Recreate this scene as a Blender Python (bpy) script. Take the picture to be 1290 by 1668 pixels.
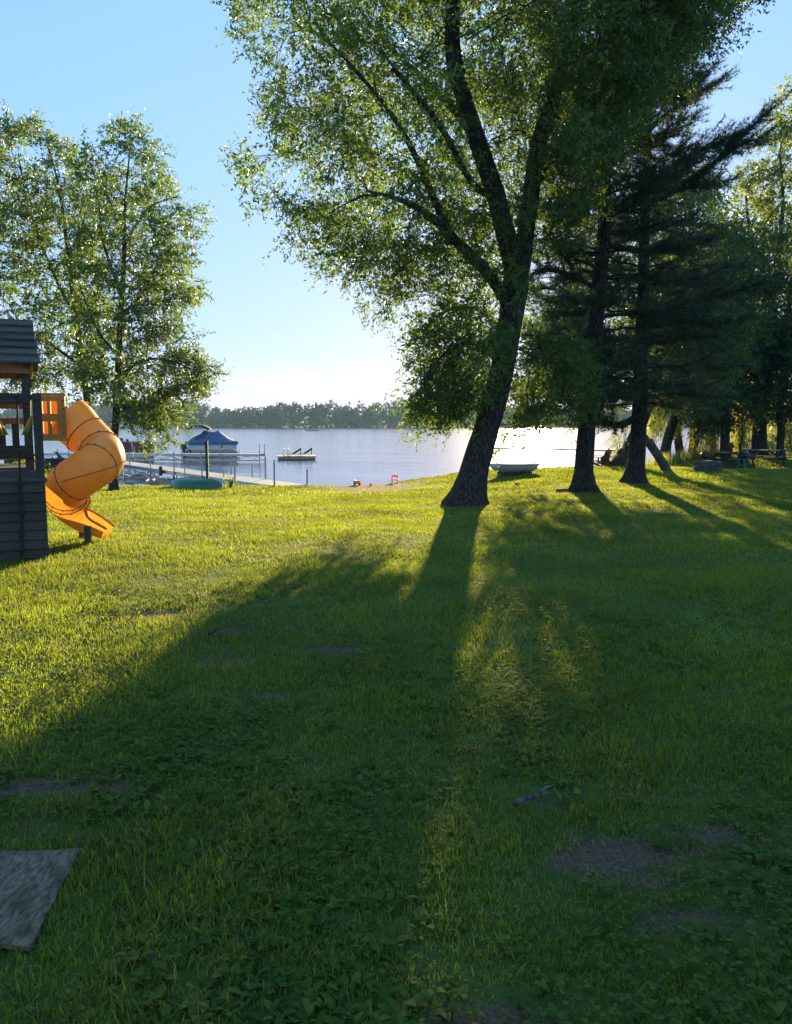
import bpy, bmesh, math, random
import numpy as np
from mathutils import Vector, Matrix, noise as mnoise
from mathutils.kdtree import KDTree

sc = bpy.context.scene
for o in list(bpy.data.objects):
    bpy.data.objects.remove(o)

# ------------------------------------------------------------------ camera
F_PX, CX, CY = 1294.0, 645.0, 834.0          # focal length and centre in photograph pixels
CAM_H, PITCH = 1.6, math.radians(6.35)
cam_d = bpy.data.cameras.new('camera')
cam_d.sensor_fit = 'HORIZONTAL'
cam_d.sensor_width = 36.0
cam_d.lens = 36.0 * F_PX / 1290.0
cam_d.clip_start = 0.05
cam_d.clip_end = 6000
cam = bpy.data.objects.new('camera', cam_d)
sc.collection.objects.link(cam)
cam.location = (0, 0, CAM_H)
cam.rotation_euler = (math.pi / 2 - PITCH, 0, 0)
sc.camera = cam

def ray(px, py):
    a, b = (px - CX) / F_PX, (CY - py) / F_PX
    c, s = math.cos(PITCH), math.sin(PITCH)
    return Vector((a, c + b * s, -s + b * c))

def at(px, py, Y):
    """point seen in a pixel, at a known distance Y in front of the camera"""
    d = ray(px, py)
    return Vector((0, 0, CAM_H)) + d * (Y / d.y)

# ------------------------------------------------------------------ world, sun, exposure
sun_dir = ray(866, 440).normalized()
sun_el = math.asin(sun_dir.z)
sun_az = math.atan2(sun_dir.x, sun_dir.y)
SKY_STRENGTH, SUN_STRENGTH, EXPOSURE = 0.15, 4.2, 2.12
SKY_LEVEL = 1.30 / (0.15 * 4.0)

world = bpy.data.worlds.new('World')
sc.world = world
world.use_nodes = True
wn, wl = world.node_tree.nodes, world.node_tree.links
bg = wn['Background']
sky = wn.new('ShaderNodeTexSky')
sky.sky_type = 'NISHITA'
sky.sun_disc = False
sky.sun_elevation = sun_el
sky.sun_rotation = sun_az
sky.altitude = 200
sky.air_density = 1.0
sky.dust_density = 0.25
sky.ozone_density = 3.0
# thin low clouds just over the far shore, and a few wisps
tc = wn.new('ShaderNodeTexCoord')
mp = wn.new('ShaderNodeMapping'); mp.inputs['Scale'].default_value = (5, 5, 42)
nz = wn.new('ShaderNodeTexNoise'); nz.inputs['Scale'].default_value = 2.2; nz.inputs['Detail'].default_value = 6
cr = wn.new('ShaderNodeValToRGB'); cr.color_ramp.elements[0].position = 0.42; cr.color_ramp.elements[1].position = 0.64
sp = wn.new('ShaderNodeSeparateXYZ')
band = wn.new('ShaderNodeMapRange'); band.inputs[1].default_value = 0.085; band.inputs[2].default_value = 0.035
mul = wn.new('ShaderNodeMath'); mul.operation = 'MULTIPLY'
mul2 = wn.new('ShaderNodeMath'); mul2.operation = 'MULTIPLY'; mul2.inputs[1].default_value = 0.5
mix = wn.new('ShaderNodeMix'); mix.data_type = 'RGBA'
gain = wn.new('ShaderNodeMix'); gain.data_type = 'RGBA'; gain.blend_type = 'MULTIPLY'
gain.inputs[0].default_value = 1.0; gain.inputs[7].default_value = (1.5, 1.25, 1.08, 1)
wl.new(tc.outputs['Generated'], mp.inputs[0]); wl.new(mp.outputs[0], nz.inputs[0]); wl.new(nz.outputs[0], cr.inputs[0])
wl.new(tc.outputs['Generated'], sp.inputs[0]); wl.new(sp.outputs[2], band.inputs[0])
wl.new(cr.outputs[0], mul.inputs[0]); wl.new(band.outputs[0], mul.inputs[1]); wl.new(mul.outputs[0], mul2.inputs[0])
# soften the sky's range (evening air is more even than the clear-air model) and keep it blue
sepc = wn.new('ShaderNodeSeparateColor'); comb = wn.new('ShaderNodeCombineColor')
wl.new(sky.outputs[0], sepc.inputs[0])
for ch, (pw, k) in enumerate(((.45, .240), (.27, .395), (.24, .620))):
    pn_ = wn.new('ShaderNodeMath'); pn_.operation = 'POWER'; pn_.inputs[1].default_value = pw
    kn_ = wn.new('ShaderNodeMath'); kn_.operation = 'MULTIPLY'; kn_.inputs[1].default_value = k * SKY_LEVEL
    wl.new(sepc.outputs[ch], pn_.inputs[0]); wl.new(pn_.outputs[0], kn_.inputs[0]); wl.new(kn_.outputs[0], comb.inputs[ch])
wl.new(comb.outputs[0], gain.inputs[6])
wl.new(mul2.outputs[0], mix.inputs[0]); wl.new(comb.outputs[0], mix.inputs[6]); wl.new(gain.outputs[2], mix.inputs[7])
wl.new(mix.outputs[2], bg.inputs['Color'])
bg.inputs['Strength'].default_value = SKY_STRENGTH

sun_d = bpy.data.lights.new('sun', 'SUN')
sun_d.energy = SUN_STRENGTH
sun_d.angle = math.radians(0.53)
sun_d.color = (1.0, 0.76, 0.38)
sun = bpy.data.objects.new('sun', sun_d)
sc.collection.objects.link(sun)
sun.rotation_euler = (-sun_dir).to_track_quat('-Z', 'Y').to_euler()
sun.location = sun_dir * 60

sc.view_settings.view_transform = 'Standard'
sc.view_settings.look = 'None'
sc.view_settings.gamma = 1.0
sc.view_settings.exposure = EXPOSURE
cy = sc.cycles
cy.max_bounces = 6; cy.diffuse_bounces = 4; cy.glossy_bounces = 2; cy.transmission_bounces = 4
cy.transparent_max_bounces = 6; cy.volume_bounces = 0
cy.sample_clamp_indirect = 4.0
cy.sample_clamp_direct = 0.0
cy.caustics_reflective = False; cy.caustics_refractive = False

# ------------------------------------------------------------------ helpers
col = sc.collection

def tag(o, label=None, cat=None, group=None, kind=None):
    if label: o['label'] = label
    if cat: o['category'] = cat
    if group: o['group'] = group
    if kind: o['kind'] = kind
    return o

def thing(name, label, cat, loc=(0, 0, 0), rz=0.0, group=None):
    o = bpy.data.objects.new(name, None)
    o.empty_display_size = 0.2
    col.objects.link(o)
    o.location = loc
    o.rotation_euler = (0, 0, rz)
    return tag(o, label, cat, group)

def root_loc(o):
    while o.parent: o = o.parent
    return Vector(o.location)

def mesh_obj(name, me, mat, parent=None, world=False):
    """link a mesh; world=True: vertices are world positions, moved under the thing's base"""
    if mat is not None and not me.materials:
        me.materials.append(mat)
    o = bpy.data.objects.new(name, me)
    col.objects.link(o)
    if parent is not None:
        o.parent = parent
        if world:
            r = root_loc(parent)
            o.location = -r
            # vertices stay absolute values; only the offset moves
    return o

class MB:
    """collects shapes, links them as one mesh object"""
    def __init__(s): s.v, s.f = [], []
    def add(s, vs, fs):
        n = len(s.v); s.v += [tuple(v) for v in vs]; s.f += [tuple(i + n for i in f) for f in fs]; return s
    def box(s, c, d, rot=None):
        hx, hy, hz = d[0] / 2, d[1] / 2, d[2] / 2
        vs = [Vector((x, y, z)) for x in (-hx, hx) for y in (-hy, hy) for z in (-hz, hz)]
        if rot is not None: vs = [rot @ v for v in vs]
        vs = [v + Vector(c) for v in vs]
        return s.add(vs, [(0, 1, 3, 2), (4, 6, 7, 5), (0, 4, 5, 1), (2, 3, 7, 6), (0, 2, 6, 4), (1, 5, 7, 3)])
    def bar(s, a, b, w, h=None, up=(0, 0, 1)):
        a, b = Vector(a), Vector(b); h = h or w
        d = b - a; L = d.length; x = d / L
        u = Vector(up)
        if abs(u.dot(x)) > .98: u = Vector((0, 1, 0))
        y = u.cross(x).normalized(); z = x.cross(y)
        return s.box((a + b) / 2, (L, w, h), Matrix((x, y, z)).transposed())
    def tube(s, pts, r, n=8, cap=True):
        pts = [Vector(p) for p in pts]
        rs = r if isinstance(r, (list, tuple)) else [r] * len(pts)
        vs, fs = [], []
        ref = None
        for i, p in enumerate(pts):
            d = (pts[min(i + 1, len(pts) - 1)] - pts[max(i - 1, 0)]).normalized()
            if ref is None:
                ref = Vector((0, 0, 1)) if abs(d.z) < .9 else Vector((1, 0, 0))
            a = d.cross(ref).normalized(); b = a.cross(d).normalized(); ref = b
            for k in range(n):
                t = 2 * math.pi * k / n
                vs.append(p + (a * math.cos(t) + b * math.sin(t)) * rs[i])
        for i in range(len(pts) - 1):
            for k in range(n):
                fs.append((i * n + k, i * n + (k + 1) % n, (i + 1) * n + (k + 1) % n, (i + 1) * n + k))
        if cap:
            fs.append(tuple(range(n))[::-1]); fs.append(tuple((len(pts) - 1) * n + k for k in range(n)))
        return s.add(vs, fs)
    def loft(s, rings, closed=True, cap=True):
        n = len(rings[0]); vs = [v for r in rings for v in r]; fs = []
        for i in range(len(rings) - 1):
            for k in range(n if closed else n - 1):
                k2 = (k + 1) % n
                fs.append((i * n + k, i * n + k2, (i + 1) * n + k2, (i + 1) * n + k))
        if cap:
            fs.append(tuple(range(n))[::-1]); fs.append(tuple((len(rings) - 1) * n + k for k in range(n)))
        return s.add(vs, fs)
    def lathe(s, prof, c, n=16):
        rings = [[Vector((c[0] + r * math.cos(2 * math.pi * k / n), c[1] + r * math.sin(2 * math.pi * k / n), c[2] + z)) for k in range(n)] for r, z in prof]
        return s.loft(rings)
    def build(s, name, mat, parent=None, world=True, smooth=False, bevel=0.0):
        vs = np.array(s.v, dtype=np.float64)
        if parent is not None and world:
            r_ = parent
            while r_.parent: r_ = r_.parent
            vs = vs - np.array(r_.location)
            a = -r_.rotation_euler.z
            if a:
                vs = np.stack([vs[:, 0] * math.cos(a) - vs[:, 1] * math.sin(a), vs[:, 0] * math.sin(a) + vs[:, 1] * math.cos(a), vs[:, 2]], 1)
        me = bpy.data.meshes.new(name)
        me.from_pydata(vs.tolist(), [], s.f)
        bm = bmesh.new(); bm.from_mesh(me)
        bmesh.ops.recalc_face_normals(bm, faces=bm.faces)
        if bevel > 0:
            bmesh.ops.bevel(bm, geom=list(bm.edges), offset=bevel, segments=1, affect='EDGES', profile=.5)
        bm.to_mesh(me); bm.free()
        me.materials.append(mat)
        if smooth:
            me.polygons.foreach_set('use_smooth', [True] * len(me.polygons))
        o = bpy.data.objects.new(name, me)
        col.objects.link(o)
        if parent is not None: o.parent = parent
        return o

def tri_mesh(name, verts, tris, mat, attrs=None, smooth=False):
    """fast mesh from numpy arrays of vertices and triangles"""
    me = bpy.data.meshes.new(name)
    nv, nt = len(verts), len(tris)
    me.vertices.add(nv); me.vertices.foreach_set('co', np.ascontiguousarray(verts, dtype=np.float32).ravel())
    me.loops.add(nt * 3); me.loops.foreach_set('vertex_index', np.ascontiguousarray(tris, dtype=np.int32).ravel())
    me.polygons.add(nt)
    me.polygons.foreach_set('loop_start', np.arange(0, nt * 3, 3, dtype=np.int32))
    me.polygons.foreach_set('loop_total', np.full(nt, 3, dtype=np.int32))
    if smooth: me.polygons.foreach_set('use_smooth', np.ones(nt, dtype=bool))
    for k, a in (attrs or {}).items():
        at_ = me.attributes.new(k, 'FLOAT', 'POINT')
        at_.data.foreach_set('value', np.ascontiguousarray(a, dtype=np.float32))
    me.update(calc_edges=True)
    me.materials.append(mat)
    return me

# ------------------------------------------------------------------ materials
def nodes(name):
    m = bpy.data.materials.new(name); m.use_nodes = True
    t = m.node_tree
    return m, t.nodes, t.links, t.nodes['Principled BSDF'], t.nodes['Material Output']

def rgb(c): return (c[0], c[1], c[2], 1.0)

def mat_plain(name, c, rough=.5, metal=0.0, spec=.5, vary=.12, scale=6.0, bump=0.0, transl=0.0, dirt=None, stretch=(1, 1, 1)):
    m, n, l, p, out = nodes(name)
    tcn = n.new('ShaderNodeTexCoord')
    mpn = n.new('ShaderNodeMapping'); mpn.inputs['Scale'].default_value = stretch
    no = n.new('ShaderNodeTexNoise'); no.inputs['Scale'].default_value = scale; no.inputs['Detail'].default_value = 6
    l.new(tcn.outputs['Object'], mpn.inputs[0]); l.new(mpn.outputs[0], no.inputs[0])
    mr = n.new('ShaderNodeMapRange'); mr.inputs[1].default_value = .3; mr.inputs[2].default_value = .7
    mr.inputs[3].default_value = 1 - vary; mr.inputs[4].default_value = 1 + vary
    l.new(no.outputs[0], mr.inputs[0])
    oi = n.new('ShaderNodeObjectInfo')
    mr2 = n.new('ShaderNodeMapRange'); mr2.inputs[3].default_value = 1 - vary * .8; mr2.inputs[4].default_value = 1 + vary * .8
    l.new(oi.outputs['Random'], mr2.inputs[0])
    mm = n.new('ShaderNodeMath'); mm.operation = 'MULTIPLY'
    l.new(mr.outputs[0], mm.inputs[0]); l.new(mr2.outputs[0], mm.inputs[1])
    hs = n.new('ShaderNodeHueSaturation'); hs.inputs['Color'].default_value = rgb(c)
    l.new(mm.outputs[0], hs.inputs['Value'])
    src = hs.outputs[0]
    if dirt:
        no2 = n.new('ShaderNodeTexNoise'); no2.inputs['Scale'].default_value = scale * .6; no2.inputs['Detail'].default_value = 8
        l.new(tcn.outputs['Object'], no2.inputs[0])
        r2 = n.new('ShaderNodeValToRGB'); r2.color_ramp.elements[0].position = .52; r2.color_ramp.elements[1].position = .72
        l.new(no2.outputs[0], r2.inputs[0])
        mx = n.new('ShaderNodeMix'); mx.data_type = 'RGBA'; mx.inputs[7].default_value = rgb(dirt)
        l.new(r2.outputs[0], mx.inputs[0]); l.new(src, mx.inputs[6]); src = mx.outputs[2]
    l.new(src, p.inputs['Base Color'])
    p.inputs['Roughness'].default_value = rough; p.inputs['Metallic'].default_value = metal
    p.inputs['Specular IOR Level'].default_value = spec
    if bump:
        b = n.new('ShaderNodeBump'); b.inputs['Strength'].default_value = bump; b.inputs['Distance'].default_value = .02
        l.new(no.outputs[0], b.inputs['Height']); l.new(b.outputs[0], p.inputs['Normal'])
    if transl:
        tr = n.new('ShaderNodeBsdfTranslucent'); l.new(src, tr.inputs['Color'])
        ms = n.new('ShaderNodeMixShader'); ms.inputs[0].default_value = transl
        l.new(p.outputs[0], ms.inputs[1]); l.new(tr.outputs[0], ms.inputs[2]); l.new(ms.outputs[0], out.inputs['Surface'])
    return m

def mat_leaf(name, c, tcol, transl=.45, rough=.45, spec=.4, var=.35, hue=.03, patch=0.0, dry=None):
    m, n, l, p, out = nodes(name)
    a = n.new('ShaderNodeAttribute'); a.attribute_name = 'rnd'
    mr = n.new('ShaderNodeMapRange'); mr.inputs[3].default_value = 1 - var; mr.inputs[4].default_value = 1 + var
    l.new(a.outputs['Fac'], mr.inputs[0])
    mh = n.new('ShaderNodeMapRange'); mh.inputs[3].default_value = .5 + hue; mh.inputs[4].default_value = .5 - hue
    l.new(a.outputs['Fac'], mh.inputs[0])
    val = mr.outputs[0]
    if patch:
        g = n.new('ShaderNodeNewGeometry')
        no = n.new('ShaderNodeTexNoise'); no.inputs['Scale'].default_value = patch; no.inputs['Detail'].default_value = 4
        l.new(g.outputs['Position'], no.inputs[0])
        pr = n.new('ShaderNodeMapRange'); pr.inputs[1].default_value = .3; pr.inputs[2].default_value = .7
        pr.inputs[3].default_value = .66; pr.inputs[4].default_value = 1.34
        l.new(no.outputs[0], pr.inputs[0])
        mm = n.new('ShaderNodeMath'); mm.operation = 'MULTIPLY'
        l.new(val, mm.inputs[0]); l.new(pr.outputs[0], mm.inputs[1]); val = mm.outputs[0]
    outs = []
    for cc in (c, tcol):
        hs = n.new('ShaderNodeHueSaturation'); hs.inputs['Color'].default_value = rgb(cc)
        l.new(val, hs.inputs['Value']); l.new(mh.outputs[0], hs.inputs['Hue']); outs.append(hs.outputs[0])
        if dry:                                   # a few dead straw-coloured blades
            gt = n.new('ShaderNodeMath'); gt.operation = 'GREATER_THAN'; gt.inputs[1].default_value = .955
            l.new(a.outputs['Fac'], gt.inputs[0])
            dm = n.new('ShaderNodeMix'); dm.data_type = 'RGBA'; dm.inputs[7].default_value = rgb(dry)
            l.new(gt.outputs[0], dm.inputs[0]); l.new(outs[-1], dm.inputs[6]); outs[-1] = dm.outputs[2]
    l.new(outs[0], p.inputs['Base Color'])
    p.inputs['Roughness'].default_value = rough; p.inputs['Specular IOR Level'].default_value = spec
    tr = n.new('ShaderNodeBsdfTranslucent'); l.new(outs[1], tr.inputs['Color'])
    ms = n.new('ShaderNodeMixShader'); ms.inputs[0].default_value = transl
    l.new(p.outputs[0], ms.inputs[1]); l.new(tr.outputs[0], ms.inputs[2]); l.new(ms.outputs[0], out.inputs['Surface'])
    return m

def mat_bark(name, c1, c2, sc_=(9, 9, 1.6), bump=.9):
    m, n, l, p, out = nodes(name)
    g = n.new('ShaderNodeNewGeometry')
    mpn = n.new('ShaderNodeMapping'); mpn.inputs['Scale'].default_value = sc_
    l.new(g.outputs['Position'], mpn.inputs[0])
    no = n.new('ShaderNodeTexNoise'); no.inputs['Scale'].default_value = 1.0; no.inputs['Detail'].default_value = 3; no.inputs['Distortion'].default_value = 1.2
    l.new(mpn.outputs[0], no.inputs[0])
    vo = n.new('ShaderNodeTexVoronoi'); vo.feature = 'DISTANCE_TO_EDGE'; vo.inputs['Scale'].default_value = 1.7
    mixv = n.new('ShaderNodeMix'); mixv.data_type = 'RGBA'; mixv.inputs[0].default_value = .25
    l.new(mpn.outputs[0], mixv.inputs[6]); l.new(no.outputs['Color'], mixv.inputs[7]); l.new(mixv.outputs[2], vo.inputs[0])
    r = n.new('ShaderNodeValToRGB'); r.color_ramp.elements[0].position = 0.0; r.color_ramp.elements[1].position = .32
    r.color_ramp.elements[0].color = rgb(c1); r.color_ramp.elements[1].color = rgb(c2)
    l.new(vo.outputs[0], r.inputs[0]); l.new(r.outputs[0], p.inputs['Base Color'])
    p.inputs['Roughness'].default_value = .9; p.inputs['Specular IOR Level'].default_value = .15
    b = n.new('ShaderNodeBump'); b.inputs['Strength'].default_value = bump; b.inputs['Distance'].default_value = .04
    ad = n.new('ShaderNodeMath'); ad.operation = 'ADD'; l.new(vo.outputs[0], ad.inputs[0]); l.new(no.outputs[0], ad.inputs[1])
    l.new(ad.outputs[0], b.inputs['Height']); l.new(b.outputs[0], p.inputs['Normal'])
    return m

M = {}
M['ash_leaf'] = mat_leaf('ash_leaf', (.050, .095, .022), (.20, .31, .035), .45, patch=.35)
M['young_leaf'] = mat_leaf('young_leaf', (.055, .100, .028), (.18, .28, .045), .45, patch=.3)
M['dark_leaf'] = mat_leaf('dark_leaf', (.034, .070, .018), (.14, .22, .022), .40, patch=.3)
M['light_leaf'] = mat_leaf('light_leaf', (.06, .11, .03), (.26, .33, .04), .5, patch=.3)
M['willow_leaf'] = mat_leaf('willow_leaf', (.09, .13, .03), (.36, .38, .06), .55)
M['needle'] = mat_leaf('pine_needle', (.036, .062, .026), (.09, .13, .04), .28, rough=.5, patch=.4)
M['far_leaf'] = mat_leaf('far_foliage', (.030, .065, .026), (.06, .10, .03), .1, var=.35, spec=.1, patch=.06)
M['grass'] = mat_leaf('grass_blades', (.092, .142, .024), (.32, .395, .018), .5, rough=.55, spec=.16, var=.38, hue=.03, patch=.55, dry=(.34, .27, .12))
M['weed'] = mat_leaf('weed_leaves', (.070, .120, .022), (.26, .35, .020), .42, rough=.65, spec=.10, var=.35)
M['bark'] = mat_bark('grey_bark', (.020, .016, .013), (.105, .085, .066), (22, 22, 2.6))
M['pine_bark'] = mat_bark('pine_bark', (.018, .014, .012), (.085, .062, .050), (15, 15, 3.2))
M['twig'] = mat_plain('twig_bark', (.045, .037, .030), .9, spec=.1)
M['grey_bark'] = mat_bark('pale_bark', (.05, .045, .04), (.16, .14, .12))
M['old_wood'] = mat_plain('weathered_wood', (.085, .082, .075), .8, spec=.2, vary=.3, scale=9, bump=.35, stretch=(1, 6, 6))
M['dark_wood'] = mat_plain('dark_stained_wood', (.055, .044, .034), .8, spec=.2, vary=.3, scale=9, bump=.35, stretch=(1, 6, 6), dirt=(.032, .030, .022))
M['red_wood'] = mat_plain('reddish_cedar', (.25, .115, .05), .75, spec=.2, vary=.25, scale=8, bump=.3, stretch=(6, 6, 1))
M['raft_wood'] = mat_plain('tan_raft_wood', (.42, .33, .22), .8, spec=.2, vary=.2)
M['shingle'] = mat_plain('grey_roof_board', (.085, .076, .068), .85, spec=.2, vary=.35, scale=10, bump=.4, stretch=(1, 8, 8))
M['slide'] = mat_plain('orange_plastic', (.78, .38, .045), .42, spec=.45, vary=.10, scale=5, transl=.32, dirt=(.60, .28, .04))
M['slide_panel'] = mat_plain('amber_plastic', (.50, .245, .045), .5, spec=.4, vary=.08, scale=5, transl=.2)
M['rust'] = mat_plain('rusty_seam', (.20, .085, .025), .8, vary=.3, scale=30)
M['yellow'] = mat_plain('yellow_plastic', (.65, .42, .04), .4, vary=.1, transl=.2)
M['rope'] = mat_plain('black_rope', (.012, .012, .013), .9)
M['chain'] = mat_plain('steel_chain', (.35, .35, .36), .4, metal=.8)
M['alu'] = mat_plain('aluminium', (.42, .43, .44), .38, metal=.75, vary=.1)
M['crumb'] = mat_plain('earth_crumb', (.085, .062, .045), .95, spec=.05, vary=.4)
M['deck'] = mat_plain('dock_deck', (.30, .29, .28), .6, vary=.18, scale=4)
M['white'] = mat_plain('white_paint', (.70, .70, .68), .4, vary=.05)
M['blue'] = mat_plain('blue_canvas', (.055, .13, .28), .75, vary=.15, scale=3, bump=.2)
M['navy'] = mat_plain('dark_canvas', (.02, .025, .04), .8)
M['maroon'] = mat_plain('maroon_panel', (.16, .02, .025), .4)
M['black'] = mat_plain('black_metal', (.015, .015, .016), .45)
M['grill_red'] = mat_plain('dark_red_enamel', (.10, .015, .012), .3)
M['green_metal'] = mat_plain('green_leg', (.03, .16, .10), .5)
M['canoe'] = mat_plain('green_hull', (.02, .16, .10), .35, vary=.12)
M['tarp'] = mat_plain('grey_boat_hull', (.42, .42, .40), .55, vary=.12, scale=4)
M['chairwood'] = mat_plain('brown_chair_wood', (.13, .062, .038), .7, vary=.2)
M['orange'] = mat_plain('orange_toy', (.95, .30, .07), .4, transl=.35)
M['stone'] = mat_plain('stone', (.16, .15, .14), .9, vary=.3, bump=.5)
M['concrete'] = mat_plain('dark_block', (.07, .07, .068), .9, vary=.25, bump=.4)
M['plywood'] = mat_plain('weathered_plywood', (.150, .108, .074), .95, spec=.08, vary=.6, scale=12, bump=.6, dirt=(.055, .042, .032), stretch=(7, 2, 3))
M['house_wall'] = mat_plain('pale_siding', (.55, .54, .50), .8)
M['house_roof'] = mat_plain('grey_roof', (.10, .10, .11), .9)
M['glass'] = mat_plain('window_glass', (.02, .03, .04), .1)
M['post'] = mat_plain('green_post', (.030, .045, .040), .7)

# ------------------------------------------------------------------ terrain
WATER_Z = -1.0

def sm(t):
    t = np.clip(t, 0, 1); return t * t * (3 - 2 * t)

SH_X = [-400, -120, -40, -12, -3, -1.2, 1.0, 2.4, 4.2, 7.0, 9.0, 12.5, 17.0, 30.0, 60.0, 140.0, 400.0]
SH_Y = [90, 34, 27.5, 27.2, 27.4, 27.9, 30.2, 31.6, 32.0, 31.4, 32.2, 38.0, 44.0, 50.0, 58.0, 90.0, 260.0]

def shore(x): return np.interp(x, SH_X, SH_Y)

def lawn(x, y):
    S = .55 - .43 * sm((x + 1) / 8)
    z = -S * sm((y - 9) / 19)
    z = z - .42 * np.exp(-(((x - 15.5) / 4.5) ** 2 + ((y - 36) / 4.0) ** 2))      # shallow hollow by the picnic tables
    near = np.exp(-(np.abs(x) + np.abs(y)) / 60)
    z = z + near * (.020 * np.sin(x * .9 + 1.3 * np.sin(y * .5)) * np.sin(y * .8 + .6) + .012 * np.sin(x * 2.3 + y * 1.7))
    return z

def hgt(x, y):
    x = np.asarray(x, float); y = np.asarray(y, float)
    s = shore(x); d = y - s
    z = lawn(x, np.minimum(y, s)) - .5 * sm(d / 3.2) - 1.7 * sm((d - 3.5) / 9)
    yf = 500 + 14 * np.sin(x / 90.0) + 8 * np.sin(x / 37.0)
    far = -.85 + np.maximum(0, y - yf) * .02
    t = sm((y - yf + 14) / 14)
    return z * (1 - t) + far * t

def h1(x, y): return float(hgt(x, y))

def ground(px, py):
    """where the ray of a pixel meets the ground"""
    d = ray(px, py); o = Vector((0, 0, CAM_H)); t = 1.0
    while t < 900:
        p = o + d * t
        if p.z <= h1(p.x, p.y): break
        t += max(.02, .01 * t)
    lo, hi = t - max(.02, .01 * t) * 1.1, t
    for _ in range(20):
        m = (lo + hi) / 2; p = o + d * m
        if p.z <= h1(p.x, p.y): hi = m
        else: lo = m
    p = o + d * hi
    return Vector((p.x, p.y, h1(p.x, p.y)))

# bare soil patches: centre, radii, strength
SOIL = []
for (px, py, rx, ry, s) in [(1010, 1400, .42, .20, .95), (1170, 1360, .28, .12, .8), (1120, 1500, .28, .12, .7), (60, 1282, .62, .12, .95),
                            (900, 1300, .30, .14, .5), (790, 1655, .25, .10, .9), (80, 1350, .45, .12, .45), (545, 1060, .40, .16, .8),
                            (370, 1075, .45, .20, .7), (420, 1135, .35, .14, .6), (235, 1000, .50, .14, .9), (370, 1030, .5, .16, .65), (1010, 870, 1.0, .45, .55),
                            (60, 1080, .5, .2, .3), (800, 1210, .22, .12, .55), (620, 790, 1.5, 1.5, 1.1), (650, 783, 1.1, 1.6, 1.1), (560, 791, 1.2, .8, 1.0),
                            (600, 797, 1.8, 1.6, 1.1), (157, 862, .45, .30, 1.0), (195, 867, .4, .12, .8), (958, 802, .65, .35, .8), (1033, 788, .7, .4, .7), (762, 825, .55, .35, .8), (690, 778, 1.0, .8, .6)]:
    p = ground(px, py); SOIL.append((p.x, p.y, rx * (.82 if p.y < 12 else 1), ry * (.82 if p.y < 12 else 1), s * (1.0 if p.y < 12 else 1)))

def soil(x, y):
    x = np.asarray(x, float); y = np.asarray(y, float)
    v = np.zeros(np.broadcast(x, y).shape)
    for (cx, cy_, rx, ry, s) in SOIL:
        wob = 1 + .25 * np.sin(x * 9 / (rx + .4) + y * 5) + .2 * np.sin(y * 13 / (ry + .3) - x * 4)
        q = ((x - cx) / rx) ** 2 + ((y - cy_) / ry) ** 2
        v = np.maximum(v, s * np.exp(-q * .9 * wob))
    return v

def axis(segs):
    out = []
    for (a, b, st) in segs:
        out += list(np.arange(a, b - 1e-6, st))
    out.append(segs[-1][1]); return np.array(out)

gx = axis([(-1200, -200, 100), (-200, -40, 10), (-40, -8, .5), (-8, 8, .14), (8, 40, .5), (40, 200, 10), (200, 1200, 100)])
gy = axis([(-150, -20, 10), (-20, 0, 1), (0, 13, .14), (13, 52, .4), (52, 100, 4), (100, 460, 20), (460, 620, 4), (620, 1500, 80)])
GX, GY = np.meshgrid(gx, gy)
GZ = hgt(GX, GY)
SO = soil(GX, GY)
fine = (np.abs(GX) < 9) & (GY < 14) & (GY > -1)
rngg = np.random.default_rng(5)
GZ = GZ + np.where(fine, (rngg.random(GX.shape) - .5) * .012, 0) - SO.clip(0, 1) * np.where(fine, .012, 0)
nx, ny = len(gx), len(gy)
idx = np.arange(nx * ny).reshape(ny, nx)
a_, b_, c_, d_ = idx[:-1, :-1].ravel(), idx[:-1, 1:].ravel(), idx[1:, 1:].ravel(), idx[1:, :-1].ravel()
tris = np.concatenate([np.stack([a_, b_, c_], 1), np.stack([a_, c_, d_], 1)])
bank = np.clip((GY - shore(GX) - .2) / .8, 0, 1) * (GY < 300)
verts = np.stack([GX.ravel(), GY.ravel(), GZ.ravel()], 1)

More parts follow.
